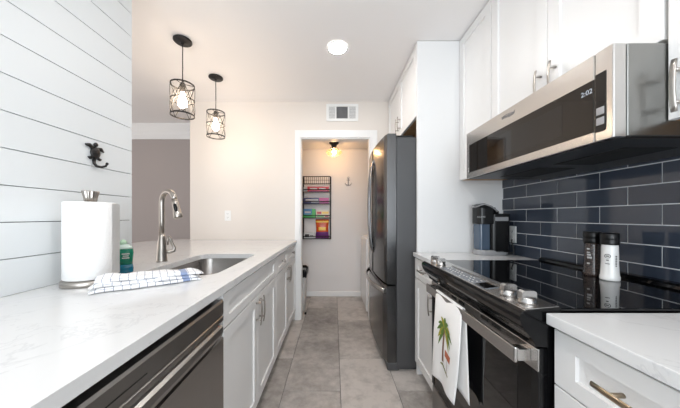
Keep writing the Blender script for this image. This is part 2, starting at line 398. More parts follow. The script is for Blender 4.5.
t = thing('base_cabinet', (-0.75, 2.36, 0), 'white shaker cabinet with two knobbed drawers over two doors, ending at the doorway wall', 'cabinet', 'base cabinets under the sink counter')
obj('carcass', carcass(B(), -1.06, FX-0.021, 1.887, 2.838, 0.10, 0.883, (-1.06, -0.51)), 'cab', t)
ym = 2.352
front('drawer', t, FX, 1, 1.887+g, ym-g, 0.733, 0.872, ('knob', 2.11, 0.805, {}), st=0.057, rl=0.040)
front('drawer', t, FX, 1, ym+g, 2.838-g, 0.733, 0.872, ('knob', 2.60, 0.805, {}), st=0.057, rl=0.040)
front('door', t, FX, 1, 1.887+g, ym-g, 0.106, 0.727, ('bar', ym-0.03, 0.645, dict(L=0.15)))
front('door', t, FX, 1, ym+g, 2.838-g, 0.106, 0.727, ('bar', ym+0.03, 0.645, dict(L=0.15)))
# panel carrying the overhanging bar side
b = B(); b.box(-1.19, -1.065, 1.37, 2.855, 0, 0.883); single('bar_panel', b, 'cab', 'plain white back panel under the overhanging side of the sink counter', 'panel', base=(-1.13, 2.1, 0))
# base cabinet left of camera, before the dishwasher
t = thing('base_cabinet', (-0.75, 0.0, 0), 'white shaker cabinet nearest the camera on the dishwasher side', 'cabinet', 'base cabinets under the sink counter')
obj('carcass', carcass(B(), -1.06, FX-0.021, -0.6, 0.362, 0.10, 0.883, (-1.06, -0.51)), 'cab', t)
front('drawer', t, FX, 1, -0.6+g, 0.362-g, 0.733, 0.872, ('knob', -0.1, 0.805, {}), st=0.057, rl=0.040)
front('door', t, FX, 1, -0.6+g, -0.12-g, 0.106, 0.727, ('bar', -0.16, 0.645, dict(L=0.15)))
front('door', t, FX, 1, -0.12+g, 0.362-g, 0.106, 0.727, ('bar', -0.08, 0.645, dict(L=0.15)))

RX = 0.604         # face of the right fronts
t = thing('base_cabinet', (0.92, 0.225, 0), 'white shaker drawer cabinet with warm-toned bar pulls, right foreground beside the oven', 'cabinet', 'base cabinets on the oven side')
obj('carcass', carcass(B(), RX+0.021, XW-0.005, -0.24, 0.688, 0.10, 0.883, (0.68, XW-0.005)), 'cab', t)
for z0, z1 in ((0.724, 0.872), (0.42, 0.720), (0.106, 0.416)):
    front('drawer', t, RX, -1, -0.24+g, 0.688-g, z0, z1, ('bar', 0.46, (z0+z1)/2+0.008, dict(axis='y', L=0.20, bow=0.004)), 'warm_metal', st=0.060, rl=0.055 if z1-z0 > 0.2 else 0.042)
t = thing('base_cabinet', (0.92, 1.67, 0), 'narrow white shaker cabinet between the oven and the refrigerator', 'cabinet', 'base cabinets on the oven side')
obj('carcass', carcass(B(), RX+0.021, XW-0.005, 1.478, 1.866, 0.10, 0.883, (0.68, XW-0.005)), 'cab', t)
front('drawer', t, RX, -1, 1.478+g, 1.866-g, 0.733, 0.872, ('bar', 1.68, 0.808, dict(axis='y', L=0.13)), st=0.057, rl=0.040)
front('door', t, RX, -1, 1.478+g, 1.866-g, 0.106, 0.727, ('bar', 1.525, 0.64, dict(L=0.13)))

# wall cabinets
UX = 0.935
t = thing('wall_cabinet', (1.08, 1.68, 1.449), 'single-door white wall cabinet above the coffee maker', 'cabinet', 'white wall cabinets')
b = B(); b.box(UX+0.021, XW-0.003, 1.492, 1.866, 1.455, ZC-0.004); obj('carcass', b, 'cab', t)
b = B(); b.box(UX+0.022, XW-0.004, 1.493, 1.866, 1.449, 1.4545); obj('underside', b, 'wood', t)['label'] = 'bare brown wooden underside'
front('door', t, UX, -1, 1.492+g, 1.866-g, 1.449, ZC-0.012, ('bar', 1.535, 1.56, dict(L=0.13)))
t = thing('wall_cabinet', (1.08, 1.09, 1.68), 'two-door white wall cabinet directly above the microwave', 'cabinet', 'white wall cabinets')
b = B(); b.box(UX+0.021, XW-0.003, 0.708, 1.488, 1.683, ZC-0.004); obj('carcass', b, 'cab', t)
front('door', t, UX, -1, 1.098+g, 1.488-g, 1.683, ZC-0.012, ('bar', 1.128, 1.768, dict(L=0.135)))
front('door', t, UX, -1, 0.708+g, 1.098-g, 1.683, ZC-0.012, ('bar', 1.054, 1.768, dict(L=0.135)))
t = thing('wall_cabinet', (1.08, 0.25, 1.449), 'white wall cabinet at the right edge, nearest the camera, with a nickel pull', 'cabinet', 'white wall cabinets')
b = B(); b.box(UX+0.021, XW-0.003, -0.2, 0.702, 1.455, ZC-0.004); obj('carcass', b, 'cab', t)
b = B(); b.box(UX+0.022, XW-0.004, -0.2, 0.701, 1.449, 1.4545); obj('underside', b, 'wood', t)
front('door', t, UX, -1, 0.255+g, 0.702-g, 1.449, ZC-0.012, ('bar', 0.668, 1.53, dict(L=0.14)))
front('door', t, UX, -1, -0.2+g, 0.255-g, 1.449, ZC-0.012, ('bar', -0.16, 1.565, dict(L=0.135)))
t = thing('wall_cabinet', (0.92, 2.36, 1.936), 'two-door white cabinet above the refrigerator, under the ceiling', 'cabinet', 'white wall cabinets')
b = B(); b.box(0.641, XW-0.003, 1.892, 2.848, 1.942, ZC-0.004); obj('carcass', b, 'cab', t)
b = B(); b.box(0.642, XW-0.004, 1.893, 2.847, 1.936, 1.9415); obj('underside', b, 'wood', t)['label'] = 'bare brown wooden underside'
front('door', t, 0.62, -1, 1.892+g, 2.37-g, 1.936, ZC-0.012, ('bar', 2.335, 2.045, dict(L=0.13)))
front('door', t, 0.62, -1, 2.37+g, 2.848-g, 1.936, ZC-0.012, ('bar', 2.405, 2.045, dict(L=0.13)))
b = B(); b.box(0.622, XW-0.001, 1.868, 1.890, 0.0, ZC-0.003, 0.001, 1)
single('refrigerator_end_panel', b, 'cab', 'tall flat white end panel beside the refrigerator, floor to ceiling', 'panel', base=(0.93, 1.879, 0))

# ---------------------------------------------------------------- countertops
def slab(outer, z0, z1, hole=None, ch=0.002):
    b = B(); bm = b.bm
    def loop(pts):
        vs = [bm.verts.new((p[0], p[1], z1)) for p in pts]
        return [bm.edges.new((vs[i], vs[(i+1) % len(vs)])) for i in range(len(vs))]
    es = loop(outer)+(loop(hole) if hole else [])
    r = bmesh.ops.triangle_fill(bm, edges=es, use_beauty=True, use_dissolve=False)
    top = [f for f in r['geom'] if isinstance(f, bmesh.types.BMFace)]
    ex = bmesh.ops.extrude_face_region(bm, geom=top)
    bmesh.ops.translate(bm, verts=[v for v in ex['geom'] if isinstance(v, bmesh.types.BMVert)], vec=(0, 0, z0-z1))
    return b
SX0, SX1, SY0, SY1 = -0.925, -0.545, 1.125, 1.775
outer = [(-0.423, -0.6), (-0.423, YF-0.002), (-1.645, YF-0.002), (-1.66, YF+0.05)] + arc((-1.72, 2.62), 0.30, PI/2, PI, 10) + [(-2.02, 1.38), (XL-0.145, 1.372), (XL+0.001, 1.372), (XL+0.001, -0.6)]
b = slab(outer, 0.884, 0.914, rrect(SX0, SX1, SY0, SY1, 0.07)[::-1])
single('countertop', b, 'quartz', 'white quartz countertop around the sink with an overhanging far end', 'countertop', base=(-0.76, 1.2, 0.884))
b = B(); b.box(0.585, XW-0.0115, -0.24, 0.690, 0.884, 0.914, 0.002, 2)
single('countertop', b, 'quartz', 'white quartz countertop in the right foreground beside the oven', 'countertop', base=(0.91, 0.22, 0.884))
b = B(); b.box(0.590, XW-0.0115, 1.476, 1.867, 0.884, 0.914, 0.002, 2)
single('countertop', b, 'quartz', 'short white quartz countertop under the coffee maker', 'countertop', base=(0.91, 1.67, 0.884))

# ---------------------------------------------------------------- sink and faucet
t = thing('sink', ((SX0+SX1)/2, (SY0+SY1)/2, 0.68), 'stainless undermount sink set in the white counter', 'sink')
b = B()
def rr(e, z, r): return [(x, y, z) for x, y in rrect(SX0-e, SX1+e, SY0-e, SY1+e, r)]
b.rings([rr(0.018, 0.8835, 0.085), rr(0.004, 0.8835, 0.074), rr(0.003, 0.88, 0.073), rr(-0.004, 0.72, 0.066), rr(-0.02, 0.695, 0.05), rr(-0.05, 0.688, 0.03)], cap=False)
cx, cy = (SX0+SX1)/2, (SY0+SY1)/2
vs = [b.bm.verts.new(p) for p in rr(-0.05, 0.688, 0.03)]; b.face(vs)
obj('bowl', b, 'steel_sink', t, weld=True)
obj('drain', B().lathe([(0.045, 0.6885), (0.045, 0.691), (0.036, 0.691), (0.030, 0.6895), (0.001, 0.6895)], (cx-0.05, cy, 0), 24), 'steel_plain', t)
fx, fy = -1.018, 1.478
t = thing('faucet', (fx, fy, 0.914), 'brushed nickel gooseneck faucet with pull-down spray head behind the sink', 'faucet')
obj('body', B().lathe([(0.030, 0.914), (0.030, 0.919), (0.0285, 0.925), (0.026, 0.97), (0.0225, 1.02), (0.0165, 1.055), (0.0148, 1.08)], (fx, fy, 0), 24), 'nickel', t)
dv = Vector((0.16, -0.075, 0)).normalized(); R = 0.060
pts = [(fx, fy, 1.06), (fx, fy, 1.15), (fx, fy, 1.26)]
for i in range(1, 13):
    a = PI*i/12*0.94; p = Vector((fx, fy, 1.265))+dv*(R*(1-math.cos(a)))+Vector((0, 0, R*math.sin(a))); pts.append(tuple(p))
obj('neck', B().tube(pts, 0.0145, 14), 'nickel', t)
e = Vector(pts[-1]); d = (Vector(pts[-1])-Vector(pts[-2])).normalized()
sp = obj('spray_head', B().tube([e-d*0.002, e+d*0.02, e+d*0.05, e+d*0.085, e+d*0.105, e+d*0.112], [0.0145, 0.016, 0.0175, 0.022, 0.0235, 0.020], 18), 'nickel', t)
side = dv.copy(); c0 = e+d*0.05
nn = Vector((0.35, -0.93, 0)).normalized()
b = B(); q = c0+nn*0.0165
b.tube([q-d*0.026, q-d*0.018, q, q+d*0.018, q+d*0.026], [0.003, 0.0085, 0.010, 0.0085, 0.003], 12); obj('spray_button', b, 'black_plastic', sp)
# looped side lever
b = B(); lp = []
hx = Vector((0.80, 0.60, 0)).normalized(); base = Vector((fx, fy, 0))
for u, zz in ((0.018, 0.972), (0.040, 0.968), (0.060, 0.975), (0.064, 0.990), (0.054, 1.015), (0.042, 1.045), (0.034, 1.062), (0.028, 1.058), (0.029, 1.035), (0.031, 1.01)):
    lp.append(base+hx*u+Vector((0, 0, zz)))
b.tube(lp, [0.011, 0.012, 0.012, 0.009, 0.008, 0.0075, 0.007, 0.006, 0.005, 0.004], 10); obj('lever', b, 'nickel', t)

# ---------------------------------------------------------------- dishwasher
t = thing('dishwasher', (-0.74, 0.674, 0), 'dark stainless dishwasher under the left white counter', 'dishwasher')
b = B(); b.box(-1.05, -0.475, 0.366, 0.981, 0.10, 0.878); b.box(-1.05, -0.52, 0.366, 0.981, 0, 0.10); obj('tub', b, 'black_matte', t)
DX = -0.432
b = B()
prof = [(-0.475, 0.115), (-0.475, 0.855), (DX-0.006, 0.855), (DX, 0.849), (DX, 0.800), (DX-0.004, 0.797), (DX-0.004, 0.794), (DX, 0.791), (DX, 0.775), (DX-0.026, 0.768), (DX-0.026, 0.715), (DX, 0.708), (DX, 0.12), (DX-0.005, 0.115)]
b.prism(prof, 'y', 0.370, 0.977); d = obj('door', b, 'dw_steel', t)
b = B(); b.prism([(DX-0.010, 0.775), (DX+0.010, 0.777), (DX+0.020, 0.772), (DX+0.021, 0.752), (DX+0.016, 0.737), (DX+0.008, 0.733), (DX+0.002, 0.742), (DX-0.006, 0.764)], 'y', 0.42, 0.928)
obj('handle', b, 'dw_steel', d)
b = B(); b.box(DX-0.002, DX+0.0006, 0.42, 0.578, 0.8165, 0.8195); obj('vent_slot', b, 'black_matte', d)
b = B(); b.box(-0.52, -0.50, 0.37, 0.977, 0.01, 0.10); obj('toe_panel', b, 'black_matte', t)

# ---------------------------------------------------------------- refrigerator
t = thing('refrigerator', (0.82, 2.355, 0), 'black stainless french-door refrigerator with a bottom freezer', 'refrigerator')
Y0, Y1 = 1.903, 2.808; FRX = 0.395
b = B(); b.box(0.477, XW-0.02, Y0, Y1, 0.025, 1.785, 0.006, 2); b.box(0.50, XW-0.06, Y0+0.03, Y1-0.03, 0, 0.03); obj('cabinet', b, 'fridge_side', t)
b = B(); b.box(0.408, 0.50, Y0+0.004, Y1-0.004, 0.004, 0.064, 0.006, 2); obj('base_grille', b, 'fridge_side', t)
def bowed(y0, y1, z0, z1, ym, r=0.012, depth=0.076):
    """door with a softly bulging front; bulge measured over the whole refrigerator width"""
    def xf(y): u = (y-ym)/(0.46); return FRX-0.030*(1-u*u)
    n = 12; b = B()
    prof = [(y0+(y1-y0)*i/n) for i in range(n+1)]
    poly = [(0.474, y0), ]+[(xf(y)+(r*0.8 if i in (0, n) else 0), y) for i, y in enumerate(prof)]+[(0.474, y1)]
    poly.insert(1, (xf(y0)+0.02, y0-0.0)); poly.insert(-1, (xf(y1)+0.02, y1))
    return b.rings([[(min(p[0]+0.008, 0.474), p[1], z0) for p in poly], [(p[0], p[1], z0+0.010) for p in poly], [(p[0], p[1], z1-0.010) for p in poly], [(min(p[0]+0.008, 0.474), p[1], z1) for p in poly]], smooth=False)
YM = (Y0+Y1)/2
def bow_handle(z0, z1, y, out=0.040):
    b = B(); pts = []
    x0 = FRX-0.030
    for i in range(17):
        u = i/16; k = math.sin(PI*u)**0.55
        pts.append((x0+0.004-out*k, y, z0+(z1-z0)*u))
    return b.tube(pts, 0.0115, 12, flat=(0.8, 1.25), up=(1, 0, 0))
d = obj('door', bowed(Y0, YM-0.002, 0.662, 1.812, YM), 'black_steel', t); obj('handle', bow_handle(0.85, 1.70, YM-0.045), 'fridge_handle', d)
text('logo', 'Whirlpool', 0.022, (FRX-0.013, 2.06, 1.74), (0, -1, 0), (0, 0, 1), 'silver_foil', d)
d = obj('door', bowed(YM+0.002, Y1, 0.662, 1.812, YM), 'black_steel', t); obj('handle', bow_handle(0.85, 1.70, YM+0.045), 'fridge_handle', d)
d = obj('freezer_drawer', bowed(Y0, Y1, 0.066, 0.650, YM), 'black_steel', t)
b = B(); pts = []
for i in range(19):
    u = -1+2*i/18; k = (1-abs(u)**3)
    y = YM+u*0.42; x = FRX-0.030*(1-((y-YM)/0.46)**2)
    pts.append((x+0.004-0.050*k, y, 0.603))
obj('handle', b.tube(pts, 0.014, 12, flat=(1.4, 0.8), up=(0, 0, 1)), 'steel', d)
for yy in (Y0+0.05, Y1-0.05):
    b = B(); b.box(0.42, 0.62, yy-0.022, yy+0.022, 1.785, 1.808, 0.006, 2); obj('hinge_cover', b, 'black_plastic', t)

# ---------------------------------------------------------------- range
t = thing('range', (0.88, 1.08, 0), 'black glass-top electric range with stainless handle and front knobs', 'range')
RY0, RY1 = 0.700, 1.470
b = B(); b.box(0.600, 1.215, RY0+0.003, RY1-0.003, 0.03, 0.905); b.box(0.66, 1.2, RY0+0.03, RY1-0.03, 0, 0.03); obj('body', b, 'black_gloss', t)
b = B(); b.box(0.628, 1.250, RY0-0.004, RY1+0.003, 0.9155, 0.9235, 0.002, 2); obj('cooktop', b, 'black_glass', t)
b = B(); b.prism([(1.205, 0.9235), (1.210, 0.934), (1.220, 0.940), (1.2505, 0.941), (1.2505, 0.9235)], 'y', RY0-0.004, RY1+0.003); obj('rear_ledge', b, 'black_gloss', t)
# front console: stainless deck on top of a rounded black nose
nose = [(0.632, 0.8995), (0.632, 0.926), (0.530, 0.9165), (0.521, 0.911), (0.517, 0.902), (0.518, 0.890), (0.524, 0.874), (0.535, 0.857), (0.548, 0.843), (0.558, 0.830), (0.561, 0.818), (0.60, 0.815), (0.60, 0.8995)]
b = B(); b.prism(nose, 'y', RY0-0.004, RY1+0.004); cp = obj('control_panel', b, 'black_gloss', t)
def deckz(x): return 0.9165+(x-0.530)*0.0095/0.102
def deck(b, x0, x1, y0, y1, h=0.003):
    return b.rings([[(x0, y0, deckz(x0)-0.004), (x1, y0, deckz(x1)-0.004), (x1, y1, deckz(x1)-0.004), (x0, y1, deckz(x0)-0.004)],
                    [(x0, y0, deckz(x0)+h), (x1, y0, deckz(x1)+h), (x1, y1, deckz(x1)+h), (x0, y1, deckz(x0)+h)]], smooth=False)
b = B()
deck(b, 0.533, 0.630, RY0, 0.888); deck(b, 0.533, 0.630, 1.272, RY1)
deck(b, 0.533, 0.538, 0.888, 1.272); 
obj('deck', b, 'steel', cp)
b = B(); deck(b, 0.600, 0.622, 0.886, 1.274, 0.008); obj('trim_strip', b, 'steel_plain', cp)
b = B(); deck(b, 0.538, 0.600, 0.889, 1.271, 0.002); tp = obj('touch_panel', b, 'panel_grey', cp)
b = B()
for i in range(11):
    for j in range(3):
        if random.random() < 0.8:
            y = 0.99+i*0.025; x = 0.549+j*0.018
            deck(b, x, x+0.0035, y, y+0.011, 0.0024)
obj('key_marks', b, 'white_print', tp)
b = B(); deck(b, 0.545, 0.598, 0.905, 0.972, 0.0024); obj('display', b, 'black_glass', tp)
for kx, ky in ((0.578, 0.748), (0.574, 0.822), (0.570, 1.335), (0.570, 1.405)):
    z0 = deckz(kx)+0.002
    b = B(); b.lathe([(0.0245, 0), (0.0245, 0.006), (0.0230, 0.009), (0.0220, 0.015), (0.019, 0.018), (0.001, 0.018)], (kx, ky, z0), 28)
    k = obj('knob', b, 'steel_plain', t)
    b = B(); b.prism([(kx-0.022, z0+0.012), (kx+0.022, z0+0.012), (kx+0.021, z0+0.032), (kx+0.014, z0+0.037), (kx-0.014, z0+0.037), (kx-0.021, z0+0.032)], 'y', ky-0.010, ky+0.010)
    obj('grip', b, 'steel', k)
# oven door
ODX = 0.577
b = B(); b.box(ODX, 0.612, RY0+0.004, RY1-0.004, 0.205, 0.808, 0.003, 2); od = obj('oven_door', b, 'black_gloss', t)
b = B(); b.box(ODX-0.004, ODX+0.002, RY0+0.003, RY1-0.003, 0.742, 0.806, 0.002, 2); obj('top_trim', b, 'steel', od)
b = B(); b.box(ODX-0.0015, ODX+0.003, RY0+0.085, RY1-0.085, 0.33, 0.715, 0.001, 1); obj('oven_window', b, 'black_glass', od)
for y0 in (RY0+0.003, RY1-0.030):
    b = B(); b.box(ODX-0.003, ODX+0.002, y0, y0+0.027, 0.21, 0.742, 0.001, 1); obj('side_trim', b, 'black_plastic', od)
for y0 in (0.86, 0.93, 1.10, 1.17, 1.32):
    b = B()
    for i in range(6): b.box(ODX-0.0052, ODX, y0+i*0.0085, y0+i*0.0085+0.0045, 0.786, 0.800)
    obj('vent_grille', b, 'black_matte', od)
b = B(); b.box(0.526, 0.537, 0.728, 1.428, 0.753, 0.799, 0.004, 2)
for y in (0.728, 1.398): b.box(0.535, ODX-0.003, y, y+0.03, 0.757, 0.795, 0.003, 1)
obj('handle', b, 'steel', od)
b = B(); b.box(ODX, 0.612, RY0+0.004, RY1-0.004, 0.045, 0.198, 0.003, 2); obj('drawer', b, 'dw_steel', t)

# ---------------------------------------------------------------- microwave
t = thing('microwave', (1.0, 1.09, 1.40), 'low-profile stainless microwave hood mounted over the range', 'microwave')
MX, MY0, MY1, MZ0, MZ1 = 0.786, 0.703, 1.483, 1.403, 1.669
b = B(); b.box(0.826, XW-0.003, MY0, MY1, MZ0+0.004, MZ1, 0.002, 1); obj('housing', b, 'side_steel', t)
b = B(); b.box(0.80, XW-0.008, MY0+0.004, MY1-0.004, MZ0-0.002, MZ0+0.006); us = obj('underside', b, 'black_plastic', t)
b = B()
for y0 in (0.80, 1.14): b.box(0.93, 1.10, y0, y0+0.26, MZ0-0.004, MZ0-0.001)
obj('grease_filter', b, 'black_matte', us)
ys = 0.755
b = B(); b.box(MX, 0.823, ys, MY1, MZ0, MZ1, 0.003, 2); d = obj('door', b, 'steel', t)
b = B(); b.box(MX-0.0012, MX+0.004, ys+0.0005, 1.452, 1.434, 1.594, 0.0008, 1); w = obj('window', b, 'brown_glass', d)
b = B(); b.box(MX-0.0018, MX, 0.86, 1.28, 1.455, 1.565, 0.0004, 1); obj('viewing_pane', b, 'black_glass', w)
text('clock_digits', '2:02', 0.021, (MX-0.0022, 0.776, 1.562), (0, -1, 0), (0, 0, 1), 'clock_digits', d, 0.0002)
text('logo', 'Whirlpool', 0.020, (MX-0.0006, 1.13, 1.637), (0, -1, 0), (0, 0, 1), 'filter', d)
b = B(); b.tube([(MX-0.0008, 1.13+0.036*math.cos(a), 1.637+0.008*math.sin(a)+0.004*math.cos(a)) for a in [i*PI/8 for i in range(13)]], 0.0008, 6); obj('logo_swirl', b, 'filter', d)
b = B(); b.box(MX, 0.823, MY0, ys-0.002, MZ0, MZ1, 0.003, 2); cpn = obj('control_panel', b, 'steel', t)
b = B(); b.box(MX-0.0012, MX+0.004, 0.721, ys-0.003, 1.430, 1.604, 0.0008, 1); cg = obj('control_glass', b, 'black_glass', cpn)
for z0 in (1.450, 1.480):
    b = B(); b.box(MX-0.0026, MX, 0.726, 0.748, z0, z0+0.022, 0.001, 1); obj('button', b, 'grey_plastic', cg)
b = B(); 
for i in range(3): b.box(MX-0.0019, MX, 1.458, 1.463, 1.44+i*0.009, 1.444+i*0.009)
obj('indicator', b, 'white_print', d)

# ---------------------------------------------------------------- coffee maker on the short counter
KX0, KX1, KY0, KY1, KZ = 0.990, 1.212, 1.705, 1.825, 0.9145
t = thing('coffee_maker', (1.08, 1.765, KZ), 'black single-serve coffee maker with silver trim on the short counter', 'coffee maker')
def ob(x0, x1, y0, y1, z0, z1, r, z_taper=0.0):
    p = rrect(x0, x1, y0, y1, r, 5); b = B(); e = 0.004
    q = rrect(x0+e, x1-e, y0+e, y1-e, max(r-e, 0.002), 5)
    return b.rings([[(x, y, z0) for x, y in q], [(x, y, z0+e) for x, y in p], [(x, y, z1-e) for x, y in p], [(x, y, z1) for x, y in q]], smooth=False)
obj('base', ob(KX0, KX1, KY0, KY1, KZ, KZ+0.034, 0.055), 'grey_plastic', t)
obj('drip_tray', ob(KX0+0.008, KX0+0.10, KY0+0.010, KY1-0.010, KZ+0.0335, KZ+0.038, 0.045), 'black_plastic', t)
obj('tower', ob(1.075, KX1, KY0, KY1, KZ+0.020, KZ+0.285, 0.03), 'black_plastic', t)
b = B(); b.box(1.005, 1.078, KY0+0.014, KY1-0.014, KZ+0.020, KZ+0.225, 0.012, 3); obj('splash_panel', b, 'blue_reflection', t)  # panel colour carries the tile's blue reflection
h = obj('brew_head', ob(KX0+0.004, 1.12, KY0+0.002, KY1-0.002, KZ+0.212, KZ+0.328, 0.035), 'black_plastic', t)
b = B()
b.prism([(KX0+0.014, KZ+0.321), (KX0+0.016, KZ+0.340), (KX0+0.045, KZ+0.356), (1.04, KZ+0.352), (1.10, KZ+0.325), (1.13, KZ+0.300), (1.13, KZ+0.285), (1.09, KZ+0.318)], 'y', KY0+0.008, KY1-0.008)
ld = obj('lid', b, 'black_plastic', t)
b = B(); b.tube([(1.115, KY0+0.004, KZ+0.30), (1.075, KY0+0.003, KZ+0.335), (1.03, KY0+0.003, KZ+0.350), (1.012, KY0+0.008, KZ+0.345), (0.998, KY0+0.03, KZ+0.334), (0.995, KY0+0.06, KZ+0.331), (0.998, KY1-0.03, KZ+0.334), (1.012, KY1-0.008, KZ+0.345), (1.03, KY1-0.003, KZ+0.350), (1.075, KY1-0.003, KZ+0.335), (1.115, KY1-0.004, KZ+0.30)], 0.006, 8, flat=(0.8, 1.4))
obj('lid_trim', b, 'grey_plastic', ld)
b = B(); b.box(1.10, 1.19, KY0-0.002, KY0+0.002, KZ+0.235, KZ+0.262, 0.001, 1); obj('side_badge', b, 'grey_plastic', t)
text('logo', 'KEURIG', 0.016, (1.005, KY0+0.0015, KZ+0.262), (1, 0, 0), (0, 0, 1), 'white_print', h)
b = B(); b.tube([(1.21, 1.70, 1.025), (1.19, 1.675, 1.01), (1.192, 1.66, 0.975), (1.205, 1.675, 0.94), (1.20, 1.72, 0.925), (1.185, 1.76, 0.926)], 0.004, 8); obj('power_cord', b, 'rubber', t)

def outlet(name, label, c, face, group):
    """duplex outlet; face 'y-' (on the doorway wall) or 'x-' (on the tile)"""
    t = thing(name, c, label, 'outlet', group)
    def P(b, u0, u1, d0, d1, z0, z1, bev):
        if face == 'y-': b.box(c[0]+u0, c[0]+u1, c[1]-d1, c[1]-d0, c[2]+z0, c[2]+z1, bev, 1)
        else: b.box(c[0]-d1, c[0]-d0, c[1]+u0, c[1]+u1, c[2]+z0, c[2]+z1, bev, 1)
        return b
    obj('cover_plate', P(B(), -0.036, 0.036, 0, 0.006, -0.058, 0.058, 0.002), 'white_plastic', t)
    for dz in (-0.021, 0.021):
        r = obj('receptacle', P(B(), -0.016, 0.016, 0.005, 0.0085, dz-0.014, dz+0.014, 0.003), 'white_plastic', t)
        b = B(); P(b, -0.008, -0.0055, 0.008, 0.0088, dz-0.004, dz+0.006, 0); P(b, 0.0055, 0.008, 0.008, 0.0088, dz-0.003, dz+0.005, 0); P(b, -0.002, 0.002, 0.008, 0.0088, dz-0.010, dz-0.006, 0)
        obj('slot', b, 'slot', r)
outlet('wall_outlet', 'white duplex outlet on the beige wall above the counter', (-1.213, YF, 1.19), 'y-', 'wall outlets')
outlet('wall_outlet', 'white outlet on the navy tile behind the coffee maker', (XW-0.0105, 1.755, 1.055), 'x-', 'wall outlets')

# ---------------------------------------------------------------- grinders
def grinder(name, label, x, y, body, prints, r):
    t = thing(name, (x, y, 0.9237), label, 'grinder', 'spice grinders on the range'); z = 0.9237
    bd = obj('bottle', B().lathe([(r*0.96, z), (r*1.02, z+0.004), (r*1.02, z+0.016), (r*0.95, z+0.022), (r*0.88, z+0.07), (r*0.86, z+0.135), (r*0.80, z+0.146)], (x, y, 0), 32), body, t)
    obj('cap', B().lathe([(r*0.94, z+0.143), (r*0.97, z+0.146), (r*0.97, z+0.158), (r*0.93, z+0.161), (r*0.97, z+0.164), (r*0.97, z+0.186), (r*0.90, z+0.190), (0.001, z+0.190)], (x, y, 0), 32), 'black_plastic', t)
    # printed marks on the side facing the room
    a0 = math.atan2(-y, -x)
    b = B()
    def patch(da, w, z0, h, rr_):
        n = 4; P0, P1 = [], []
        for i in range(n+1):
            a = a0+da-w/2+w*i/n
            P0.append((x+rr_*math.cos(a), y+rr_*math.sin(a), z+z0)); P1.append((x+rr_*math.cos(a), y+rr_*math.sin(a), z+z0+h))
        b.rings([P0, P1], cap=False, closed=False, smooth=False)
    for p in prints: patch(*p)
    return t, bd, b
rs = 0.029
t, bd, b = grinder('salt_grinder', 'white salt grinder with a black cap at the back of the cooktop', 1.114, 1.010, 'salt', [], rs)
# emblem (an outlined diamond-ended oval with bars beneath it) and small print
a0 = math.atan2(-1.01, -1.114)
def onc(da, zz, rr_): return (1.114+rr_*math.cos(a0+da), 1.010+rr_*math.sin(a0+da), 0.9237+zz)
b2 = B()
b2.tube([onc(0.34*math.cos(i*PI/8)-0.25, 0.098+0.0075*math.sin(i*PI/8), rs*0.878) for i in range(16)], 0.0011, 6, closed=True)
for q in ((-0.45, 0.36, 0.0955, 0.0045), ):
    b2.rings([[onc(q[0]+q[1]*i/5, q[2], rs*0.88) for i in range(6)], [onc(q[0]+q[1]*i/5, q[2]+q[3], rs*0.88) for i in range(6)]], cap=False, closed=False)
for zz, w, hh in ((0.080, 0.30, 0.004), (0.066, 0.5, 0.003), (0.052, 0.36, 0.003)):
    b2.rings([[onc(-0.25-w/2+w*i/5, zz, rs*0.892) for i in range(6)], [onc(-0.25-w/2+w*i/5, zz+hh, rs*0.892) for i in range(6)]], cap=False, closed=False)
for k in range(7):
    zz = 0.058+k*0.0065
    b2.rings([[onc(0.62+0.22*i/4, zz, rs*0.895) for i in range(5)], [onc(0.62+0.22*i/4, zz+0.004, rs*0.895) for i in range(5)]], cap=False, closed=False)
obj('printed_emblem', b2, 'ink', bd)
b.bm.free()
x, y = 1.124, 1.086
t, bd, b = grinder('pepper_grinder', 'dark peppercorn grinder with a black cap behind the salt grinder', x, y, 'pepper', [(-0.42, 0.45, 0.088, 0.008, 0.0293), (-0.35, 0.55, 0.076, 0.008, 0.0295), (-0.45, 0.30, 0.052, 0.006, 0.0306), (-0.5, 0.35, 0.114, 0.006, 0.0292), (-0.45, 0.4, 0.100, 0.004, 0.0294)], 0.032)
obj('printed_emblem', b, 'white_print', bd)

# ---------------------------------------------------------------- towel on the oven handle
b = B(); NU, NV = 22, 40
def towel_pt(u, v):
    """u 0..1 across (far to near), v along the cloth: 0 front hem, .5 over the bar, 1 back hem"""
    top = 0.8015
    if v < 0.5:
        s = 1-v/0.5; s = s  # 1 at hem, 0 at the bar
        yL, yR = 1.292+0.025*s, 1.030+0.052*s*s
        y = yL+(yR-yL)*u
        zb = 0.352+0.016*u+0.030*math.sin(u*PI*1.1)*0.6
        z = top-(top-zb)*s
        x = 0.5225-0.006*math.sin(u*9.0+0.6)*s-0.012*s*math.sin(PI*u)*0.6-0.004*s
        return (x, y, z)
    s = (v-0.5)/0.5
    yL, yR = 1.285-0.01*s, 1.022-0.012*s
    y = yL+(yR-yL)*u
    zb = 0.425+0.012*math.sin(u*4)
    z = top-(top-zb)*s
    x = 0.5405+0.004*math.sin(u*8)*s+0.004*s
    return (x, y, z)
vs_ = [i/NV*0.47 for i in range(NV//2+1)]+[0.485, 0.5, 0.515]+[0.53+0.47*i/(NV//2) for i in range(NV//2+1)]
grid = [[towel_pt(i/NU, v) for i in range(NU+1)] for v in vs_]
